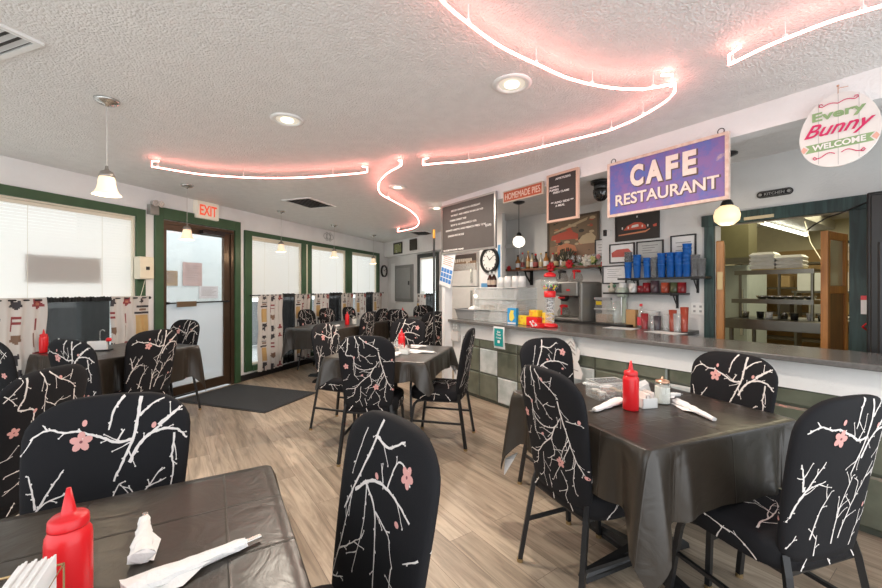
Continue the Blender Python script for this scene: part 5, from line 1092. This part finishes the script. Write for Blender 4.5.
for s_, z, r_, m_, lab in ((-2.22, 1.62, .045, SR, 'red silk flower at left end of wooden shelf'), (-1.42, 1.60, .075, SR, 'largest red silk flower hanging over front of shelf'), (-1.12, 1.63, .065, SR, 'red silk flower in middle of wooden shelf'), (-.62, 1.60, .055, SR, 'red silk flower at right end of wooden shelf'), (-.86, 1.66, .085, mat('silk_white', (.72, .68, .60), .6), 'big white silk flower near right end of shelf'), (-.78, 1.67, .05, mat('silk_yellow', (.65, .62, .25), .6), 'pale yellow silk flower beside the white one'), (-.70, 1.70, .035, mat('silk_pink', (.72, .30, .30), .6), 'small pink silk flower high on right of the white one')): blossom(s_, 1.27, z, r_, m_, lab)
cyl_item('dried_plant', 'dark dried bouquet in pot on the wooden shelf', 'plant', -1.27, 1.40, [(.05, 0), (.065, .07), (.06, .075)], mat('pot_tan', (.42, .33, .22), .6), z=1.601, partname='pot')
mb = MB(); rng = random.Random(21)
for k in range(60):
    a, e = rng.uniform(0, 2 * pi), rng.uniform(.3, 1.4); L_ = rng.uniform(.10, .22); x, y, z = L_ * cos(a) * cos(e) * .8, L_ * sin(a) * cos(e) * .5, .06 + L_ * sin(e); mb.add([(x * .2, y * .2, .06), (x - .01, y, z - .01), (x, y, z + .012), (x + .012, y, z)], [(0, 1, 2), (0, 2, 3)])
o = mb.build('dry_stems', mat('dry_dark', (.07, .065, .04), .8)); o.parent = [q for q in bpy.data.objects if q.name.startswith('dried_plant')][0]
SC = [mat('diner_red', (.55, .09, .05), .6), mat('diner_cream', (.58, .45, .28), .6), mat('diner_dark', (.05, .045, .035), .6), mat('diner_orange', (.62, .24, .12), .6)]
def diner(t, w, h):
    MB().box(-w * .46, w * .46, -.0075, -.0062, -h * .45, -h * .12).build('street', mat('diner_street', (.30, .18, .11), .6), t)
    mb = MB(); mb.prism([(-.42 * w, .02 * h), (-.40 * w, .12 * h), (-.05 * w, .20 * h), (.12 * w, .10 * h), (.12 * w, .0)], -.010, -.0076, 0).prism([(-.36 * w, .20 * h), (.0, .32 * h), (.30 * w, .42 * h), (.28 * w, .36 * h), (-.02 * w, .26 * h), (-.36 * w, .17 * h)], -.010, -.0076, 1)
    mb.prism([(-.30 * w, -.25 * h), (-.28 * w, -.12 * h), (-.1 * w, -.07 * h), (.06 * w, -.14 * h), (.10 * w, -.26 * h)], -.011, -.0076, 3).prism([(.12 * w, -.05 * h), (.20 * w, .05 * h), (.36 * w, .10 * h), (.44 * w, .0), (.42 * w, -.12 * h), (.16 * w, -.12 * h)], -.011, -.0076, 1)
    mb.build('painted_diner', SC, t); blobs(t, w, h, 11, SC, 60, (-.42, .40), (.03, .12))
picture('diner_painting', 'large painting of cars outside a diner behind bottles', 'painting', BR, -1.66, -.83, 1.66, 2.30, RD - .002, mat('diner_night', (.22, .15, .09), .6), mat('dark_wood_frame', (.10, .07, .045), .5), .03, diner)
picture('certificate', 'white certificate in black frame leaning at shelf end', 'certificate', BR, -.86, -.67, 1.602, 1.93, 1.45, PAPER, BLACK, .012, lambda t, w, h: lines(t, w, h))
def race(t, w, h):
    mb = MB(); mb.prism([(-.30 * w, -.12 * h), (-.22 * w, .02 * h), (-.05 * w, .12 * h), (.10 * w, .10 * h), (.20 * w, -.02 * h), (.22 * w, -.14 * h)], -.008, -.0062, 0).prism([(-.12 * w, -.06 * h), (-.10 * w, .02 * h), (.04 * w, .05 * h), (.05 * w, -.04 * h)], -.0095, -.008, 1)
    mb.prism([(-.42 * w, -.26 * h), (.2 * w, -.2 * h), (.3 * w, -.14 * h), (.3 * w, -.17 * h), (.2 * w, -.26 * h), (-.42 * w, -.30 * h)], -.008, -.0062, 2).prism([(.36 * w, -.04 * h), (.44 * w, -.0 * h), (.44 * w, -.10 * h), (.37 * w, -.10 * h)], -.008, -.0062, 0)
    for x in (-.34, -.2, .12, .24): mb.prism([(x * w, -.08 * h), (x * w + .012, -.08 * h), (x * w + .012, -.0 * h), (x * w, .0)], -.0105, -.008, 1)
    mb.prism([(.0, .28 * h), (.012, .28 * h), (.012, .34 * h), (0, .34 * h)], -.008, -.0062, 1); mb.build('painted_car', [SC[0], mat('art_white', (.75, .72, .68), .6), SC[3]], t)
picture('car_poster', 'black poster of a red car under the cafe sign', 'poster', BR, -.33, .144, 1.822, 2.125, KD - .002, mat('poster_black', (.03, .025, .022), .5), mat('poster_edge', (.03, .025, .022), .5), .006, race)
def redp(t, w, h): MB().prism([(-.4 * w, -.18 * h), (-.42 * w, .05 * h), (-.2 * w, .2 * h), (.25 * w, .22 * h), (.4 * w, .0), (.38 * w, -.2 * h)], -.008, -.0062).build('red_drawing', mat('drawing_red', (.50, .10, .08), .6), t)
picture('framed_print', 'black framed red drawing left of glasses', 'picture', BR, -.40, -.112, 1.587, 1.80, KD - .002, PAPER, BLACK, .012, redp)
picture('framed_print', 'black framed print behind the blue glasses', 'picture', BR, -.092, .182, 1.574, 1.80, KD - .002, mat('grey_print', (.50, .50, .48), .6), BLACK, .012, lambda t, w, h: lines(t, w, h, 4, mat('ink_dark', (.1, .1, .1), .6)))
picture('certificate', 'tall black framed certificate nearest the kitchen doorway', 'certificate', BR, .249, .478, 1.484, 1.825, KD - .002, PAPER, BLACK, .012, lambda t, w, h: lines(t, w, h))
picture('certificate', 'black framed certificate below the red drawing', 'certificate', BR, -.485, -.203, 1.362, 1.565, KD - .002, PAPER, BLACK, .012, lambda t, w, h: lines(t, w, h))
t = thing('thermostat', 'small black and white control beside the diner painting', 'thermostat', BR.p(-.455, KD - .001, 1.935), BR.rz)
MB().box(-.012, .022, -.03, 0, -.035, .035).build('black_knob', BLACK, t, bevel=.006); MB().box(.024, .07, -.015, 0, -.035, .03).build('white_box', WHITE, t, bevel=.004)
def shelf(label, s0, s1, z, brs):
    t = thing('bracket_shelf', label, 'shelf', BR.p(0, 0), BR.rz, 'black bracket shelves'); MB().box(s0, s1, .86, KD, z - .018, z).build('plank', BLACKM, t)
    for s_ in brs: MB().box(s_ - .01, s_ + .01, KD - .012, KD, z - .15, z - .018).box(s_ - .01, s_ + .01, .90, KD - .012, z - .028, z - .018).tube([(s_, KD - .01, z - .13), (s_, .94, z - .03)], .006, 5).build('bracket', BLACKM, t)
shelf('upper black shelf of blue glasses near the kitchen doorway', -.21, .615, 1.418, (-.08, .49)); shelf('lower black shelf of mugs under the blue glasses', -.38, .42, 1.268, (-.22, .31))
BLU = thin('blue_plastic', (.03, .19, .60), (.25, .5, .95), .60, gloss=.8); CLG = thin('grey_plastic', (.35, .36, .37), (.7, .7, .7), .4)
for i, (s_, h_, kind) in enumerate(((-.14, .28, 0), (-.045, .25, 0), (.06, .20, 0), (.13, .22, 1), (.20, .24, 0), (.285, .24, 0), (.36, .26, 0), (.43, .33, 0), (.50, .22, 1), (.55, .19, 1))):
    n_ = max(2, int((h_ - .13) / .035) + 1)
    for j in range(n_):
        o = MB().lathe([(.030, 0), (.037, .118), (.040, .120), (.041, .130), (.038, .130), (.028, .004)], n=16, cap=False).build('plastic_glass', CLG if kind or (i in (0, 3) and j > 1) else BLU, loc=BR.p(s_, .945, 1.4185 + j * .036), smooth=True)
        tag(o, '%s plastic glass, %s up in the %s stack on upper black shelf' % ('grey' if kind else 'blue', wd[j].replace('first', 'lowest'), wd[i]), 'glass', 'stacked plastic glasses on the upper shelf')
for i, (s_, m_, lab, h_) in enumerate(((-.20, WHITE, 'white mug at left end', .10), (-.09, WHITE, 'second white mug', .095), (0.0, mat('mug_red', (.22, .015, .02), .25), 'small red mug', .07), (.055, mat('mug_red', (.22, .015, .02), .25), 'taller red mug', .10), (.135, mat('mug_black', (.08, .05, .06), .3), 'dark patterned mug', .12), (.235, mat('mug_orange', (.34, .06, .03), .25), 'orange mug', .10), (.32, mat('mug_olive', (.07, .08, .04), .25), 'olive green mug', .10), (.385, mat('mug_red', (.22, .015, .02), .25), 'red mug at right end', .10))):
    t = thing('mug', lab + ' on lower black shelf', 'mug', BR.p(s_, .945, 1.2685), BR.rz, 'mugs on the lower shelf'); MB().lathe([(.034, 0), (.038, .01), (.038, h_), (.034, h_), (.033, .01)], n=18).build('body', m_, t, smooth=True); MB().tube([(.02 + .02 * cos(a), -.03 - .02 * sin(a), h_ * .5 + .025 * cos(a * 1.0)) for a in (0, .8, 1.6, 2.4, 3.1)], .005, 6).build('handle', m_, t, smooth=True)
t = thing('figurine', 'small multicoloured figurine at left of lower shelf', 'figurine', BR.p(-.33, .95, 1.2685), BR.rz); MB().lathe([(.03, 0), (.035, .03), (.015, .06), (.025, .08), (.006, .11)], n=14).build('body', mat('figure_cream', (.55, .5, .4), .5), t, smooth=True); MB().ball((.03, 0, .07), .02, 8).ball((-.03, 0, .06), .016, 8).build('wings', mat('figure_green', (.1, .2, .12), .5), t)
t = thing('power_outlet', 'white four gang outlet left of kitchen doorway', 'outlet', BR.p(.488, KD - .001, 1.12), BR.rz); MB().box(-.055, .055, -.008, 0, -.055, .055).build('plate', WHITE, t, bevel=.002)
mb = MB()
for x in (-.026, .026):
    for z in (-.022, .022): mb.box(x - .010, x + .010, -.010, -.008, z - .010, z + .010)
mb.build('sockets', mat('socket_grey', (.35, .35, .35), .5), t)
t = thing('kitchen_plaque', 'oval black kitchen plaque above the doorway', 'sign', BR.p(1.056, KD - .001, 2.09), BR.rz)
def pill(w, h, n=12): return [(w / 2 - h / 2 + h / 2 * cos(a), h / 2 * sin(a)) for a in [-pi / 2 + pi * i / n for i in range(n + 1)]] + [(-w / 2 + h / 2 + h / 2 * cos(a), h / 2 * sin(a)) for a in [pi / 2 + pi * i / n for i in range(n + 1)]]
MB().prism(pill(.235, .055), -.012, 0).build('plate', BLACK, t); MB().prism(pill(.222, .044), -.014, -.012).build('grey_inlay', mat('pewter', (.20, .20, .19), .4, .6), t); MB().prism(pill(.212, .036), -.0155, -.014).build('black_field', BLACK, t)
text('lettering', 'KITCHEN', .13, .022, mat('pewter_light', (.5, .5, .48), .4, .5), t, 0, -.0165, 0, bold=.01)
MB().prism([(.092 + .012 * cos(a), .012 * sin(a)) for a in [i * pi / 5 for i in range(10)]], -.017, -.0155).prism([(-.092 + .012 * cos(a), .012 * sin(a)) for a in [i * pi / 5 for i in range(10)]], -.017, -.0155).build('rosettes', mat('pewter_light', (.5, .5, .48), .4, .5), t)

# ================================================================ KITCHEN
OAK = m_wood('oak_door', (.50, .22, .06), (.36, .14, .035), 3, .4); OAKD = m_wood('oak_door_panel', (.20, .085, .03), (.12, .05, .02), 3, .4)
d3 = sthing('door_3', BR.p(.66, 1.05), BR.rz + R(108)); MB().box(0, .42, -.03, .03, .25, 1.74).build('door_leaf', OAK, d3, bevel=.008); MB().box(-.012, 0, -.02, .02, 1.30, 1.46).build('hinge', BRASS, d3)
d4 = sthing('door_4', BR.p(1.345, 1.06), BR.rz + R(84))
MB().box(0, .05, -.022, .022, .25, 1.75).box(.36, .41, -.022, .022, .25, 1.75).box(.05, .36, -.022, .022, 1.69, 1.75).box(.05, .36, -.022, .022, 1.27, 1.33).box(.05, .36, -.022, .022, .25, .35).build('door_leaf', OAK, d4, bevel=.004)
MB().box(.05, .36, -.008, .008, .35, 1.27).build('door_panel', OAKD, d4); MB().box(.05, .36, -.003, .003, 1.33, 1.69).build('door_glass', thin('hazy_glass', (.55, .56, .50), (.8, .8, .75), .55), d4)
struct(MB().box(1.474, 1.488, .04, .08, 1.30, 1.62).build('trim_7', BRASS, loc=BR.p(0, KD), rz=BR.rz))
tag(MB().box(.86, 1.06, -.012, 0, 1.89, 1.915).build('wood_strip', mat('pale_strip', (.62, .52, .34), .6), loc=BR.p(0, KD - .036), rz=BR.rz), 'pale wooden strip on top of the kitchen door frame', 'strip')
tag(MB().tube([(1.26, 1.00, 1.76), (1.30, .98, 1.79), (1.38, .975, 1.84), (1.44, .97, 1.855), (1.55, .965, 1.90), (1.62, .96, 1.93)], .005, 6).build('cable', BLACK, loc=BR.p(0, 0), rz=BR.rz, smooth=True), 'black cable slung across upper right of kitchen doorway', 'cable')
# light
t = thing('fluorescent_light', 'bright fluorescent tube under the kitchen ceiling', 'ceiling light', BR.p(.32, 4.35, 2.17), BR.rz)
MB().box(-.08, .32, -1.1, 1.1, .06, .19).build('housing', mat('fixture_grey', (.42, .42, .38), .5), t); MB().tube([(0, -1.05, 0), (0, 1.05, 0)], .022, 10).build('tube', mat('fluorescent', (1, 1, .9), .4, emit=((1, .97, .82), 6)), t, smooth=True); MB().box(-.03, .03, -1.07, -1.02, -.02, .06).box(-.03, .03, 1.02, 1.07, -.02, .06).build('end_cap', WHITE, t)
area('kitchen_light', BR.p(.9, 3.4, 2.36), 1.6, 60, (1, .90, .60), size_y=2.4, rot=(0, 0, BR.rz))
KS = lambda name, label, cat, s_, d_, z=0, g=None: thing(name, label, cat, BR.p(s_, d_, z), BR.rz, g)
t = KS('steel_prep_table', 'stainless steel prep table with double overshelf in kitchen', 'prep table', .80, 2.15)
MB().box(-.36, .50, -.38, .38, .90, 1.0).build('worktop', STEEL, t, bevel=.004)
for x in (-.31, .45):
    for y in (-.33, .33): MB().cyl(x, y, 0, .90, .02, 12).build('leg', STEEL, t)
MB().box(-.34, .30, -.14, .18, 1.475, 1.50).box(-.34, .30, -.16, -.14, 1.455, 1.50).build('top_shelf', STEEL, t); MB().box(-.36, .30, -.16, .20, 1.175, 1.20).box(-.36, .30, -.18, -.16, 1.155, 1.20).build('middle_shelf', STEEL, t)
for x in (-.30, .0, .28): MB().cyl(x, -.12 if x else .0, 1.0, 1.475, .014, 10).build('post', STEEL, t)
MB().box(-.33, .46, -.30, .30, .28, .31).build('under_shelf', STEEL, t)
for k, (x, nn) in enumerate(((-.12, 4), (.10, 3))):
    for j in range(nn):
        o = MB().add([(-.10, -.09, 0), (.10, -.09, 0), (.10, .09, 0), (-.10, .09, 0), (-.11, -.10, .022), (.11, -.10, .022), (.11, .10, .022), (-.11, .10, .022), (-.085, -.075, .048), (.085, -.075, .048), (.085, .075, .048), (-.085, .075, .048)], [(0, 3, 2, 1), (0, 1, 5, 4), (1, 2, 6, 5), (2, 3, 7, 6), (3, 0, 4, 7), (4, 5, 9, 8), (5, 6, 10, 9), (6, 7, 11, 10), (7, 4, 8, 11), (8, 9, 10, 11)]).build('takeout_box', WHITE, loc=BR.p(.80 + x, 2.15, 1.515 + j * .042), rz=BR.rz)
        tag(o, 'white foam takeout box, %s up in %s stack' % (('lowest', 'second', 'third', 'top')[j], ('left', 'right')[k]), 'box', 'takeout boxes on the overshelf')
tag(MB().box(-.20, .22, -.13, .13, 0, .012).build('serving_tray', mat('tray_tan', (.55, .45, .22), .5), loc=BR.p(.80, 2.15, 1.501), rz=BR.rz), 'tan tray under the foam takeout boxes', 'tray')
rng = random.Random(31); KC = [CHROME, mat('pan_dark', (.04, .04, .04), .4, .5), WHITE]
kn = ['first', 'second', 'third', 'fourth', 'fifth', 'sixth', 'seventh', 'eighth']
for i in range(6):
    tag(MB().lathe([(.03, 0), (.05, .02), (.055, .035)], n=14).build('metal_bowl', CHROME, loc=BR.p(.66 + i * .075, 2.14 + .03 * (i % 2), 1.201), smooth=True), 'small metal bowl, %s from left on middle steel shelf' % kn[i], 'bowl', 'metal bowls on the middle shelf')
for i in range(7):
    tag(MB().lathe([(.028, 0), (.034, .06), (.034, .065)], n=12).build('condiment_pot', KC[i % 3], loc=BR.p(.55 + i * .10, 2.02 + .10 * (i % 2), 1.001), smooth=True), 'condiment pot, %s from left on steel prep worktop' % kn[i], 'pot', 'condiment pots on the prep table')
for i in range(5):
    tag(MB().lathe([(.08, 0), (.10, .12), (.105, .13)], n=16).build('stock_pot', KC[i % 2], loc=BR.p(.56 + i * .17, 2.05 + .1 * (i % 2), .311), smooth=True), 'dark pot, %s from left under the prep table' % kn[i], 'pot', 'pots on the under shelf')
t = KS('kitchen_refrigerator', 'pale refrigerator at left in the kitchen', 'refrigerator', -.12, 3.2)
MB().box(-.35, .34, 0, .7, .02, 1.62).build('cabinet', mat('fridge_blue', (.42, .48, .48), .35), t, bevel=.01); MB().box(-.35, .34, -.04, -.004, .06, 1.60).build('door', mat('fridge_blue', (.42, .48, .48), .35), t, bevel=.01); MB().box(.27, .30, -.08, -.04, .7, 1.3).build('handle', CHROME, t)
t = KS('exhaust_hood', 'olive grey steel exhaust hood upper left in the kitchen', 'exhaust hood', .28, 2.9)
MB().box(-.76, .03, 0, .3, 1.66, 2.40).build('hood_body', mat('hood_olive', (.20, .19, .11), .4, .5), t); MB().box(-.76, .04, -.02, 0, 1.62, 1.70).build('drip_rail', STEEL, t)
t = KS('steel_shelving', 'tall steel shelving with pans along kitchen back wall', 'shelving', .35, 5.1)
for z in (.5, .9, 1.3, 1.68): MB().box(-.75, .75, -.2, .2, z, z + .03).build('shelf', mat('rack_dark', (.10, .085, .06), .5, .3), t)
for x in (-.74, .74): MB().box(x - .015, x + .015, -.2, .2, 0, 1.95).build('post', STEEL, t)
for i in range(8):
    tag(MB().box(-.08, .08, -.12, .12, 0, .14 + .04 * (i % 3)).build('food_bin', [mat('bin_clear', (.42, .42, .40), .4), mat('bin_tan', (.40, .28, .14), .6), mat('bin_dark', (.06, .05, .04), .5)][i % 3], loc=BR.p(-.25 + (i % 4) * .38, 5.1, (1.331, .931)[i // 4]), rz=BR.rz, bevel=.01), 'storage bin, %s from left on %s kitchen back shelf' % (kn[i % 4], ('upper', 'lower')[i // 4]), 'bin', 'storage bins on the back shelving')
t = KS('kitchen_counter', 'steel counter with white dishes right of the prep table', 'counter', 1.55, 3.2)
MB().box(-.6, .8, -.35, .35, .88, .93).build('worktop', STEEL, t, bevel=.004); MB().box(-.58, .78, -.30, .33, .05, .88).build('cabinet', mat('cabinet_dark', (.07, .07, .065), .5), t)
for i in range(5): tag(MB().lathe([(.05, 0), (.10, .012), (.105, .016)], n=20).build('plate', WHITE, loc=BR.p(1.12, 3.05, .931 + i * .013), smooth=True), 'white plate, %s up in stack on kitchen counter' % kn[i], 'plate', 'plates stacked on the kitchen counter')
clock(BR, .72, 5.69, 1.86, .20, 'black rimmed clock on the kitchen back wall')
POWER = tag(MB().tube([(.62, 3.9, 2.2), (.70, 3.8, 1.9), (.86, 3.65, 1.6), (.95, 3.6, 1.2)], .006, 6).build('hanging_cable', CREAMT, loc=BR.p(0, 0), rz=BR.rz, smooth=True), 'pale power cord hanging from the kitchen light', 'cord')
t = KS('paper_rack', 'clear bin of white packages on kitchen back shelving', 'bin', .80, 4.2, 0)
MB().box(-.30, .25, -.10, .10, 1.28, 1.52).build('clear_bin', mat('bin_pale', (.58, .60, .60), .4), t); MB().box(-.35, .3, -.15, .15, 1.25, 1.28).build('shelf', STEEL, t); MB().box(-.33, -.30, -.12, .12, 0, 1.25).box(.26, .29, -.12, .12, 0, 1.25).build('leg', STEEL, t)
# right edge: dark reach-in beside the doorway
t = thing('black_refrigerator', 'tall black refrigerator cut off by right edge of view', 'refrigerator', BR.p(1.62, .66), BR.rz)
MB().box(.0, .62, 0, .36, .02, 1.93).build('cabinet', BLACKM, t, bevel=.01); MB().box(.02, .62, -.03, -.002, .06, 1.91).build('door', mat('black_door_grey', (.02, .02, .02), .35, .2), t, bevel=.008); MB().tube([(.07, -.07, .9), (.07, -.07, 1.6)], .012, 8).build('handle', BLACK, t)
t = thing('match_rack', 'small white box with red top beside kitchen door frame', 'box', BR.p(1.575, .985, 1.13), BR.rz); MB().box(-.022, .022, -.03, 0, 0, .10).build('box_body', WHITE, t); MB().box(-.022, .022, -.032, .0, .10, .13).build('red_top', RED, t)
tag(MB().tube([(0, 0, .0), (-.02, -.01, .02), (.0, -.02, .045), (.03, -.02, .03), (.04, -.01, -.01), (.02, -.01, -.03)], .006, 6).build('red_hook', RED, loc=BR.p(1.58, .97, 1.02), rz=BR.rz, smooth=True), 'red curled hook under the white box by doorway', 'hook')
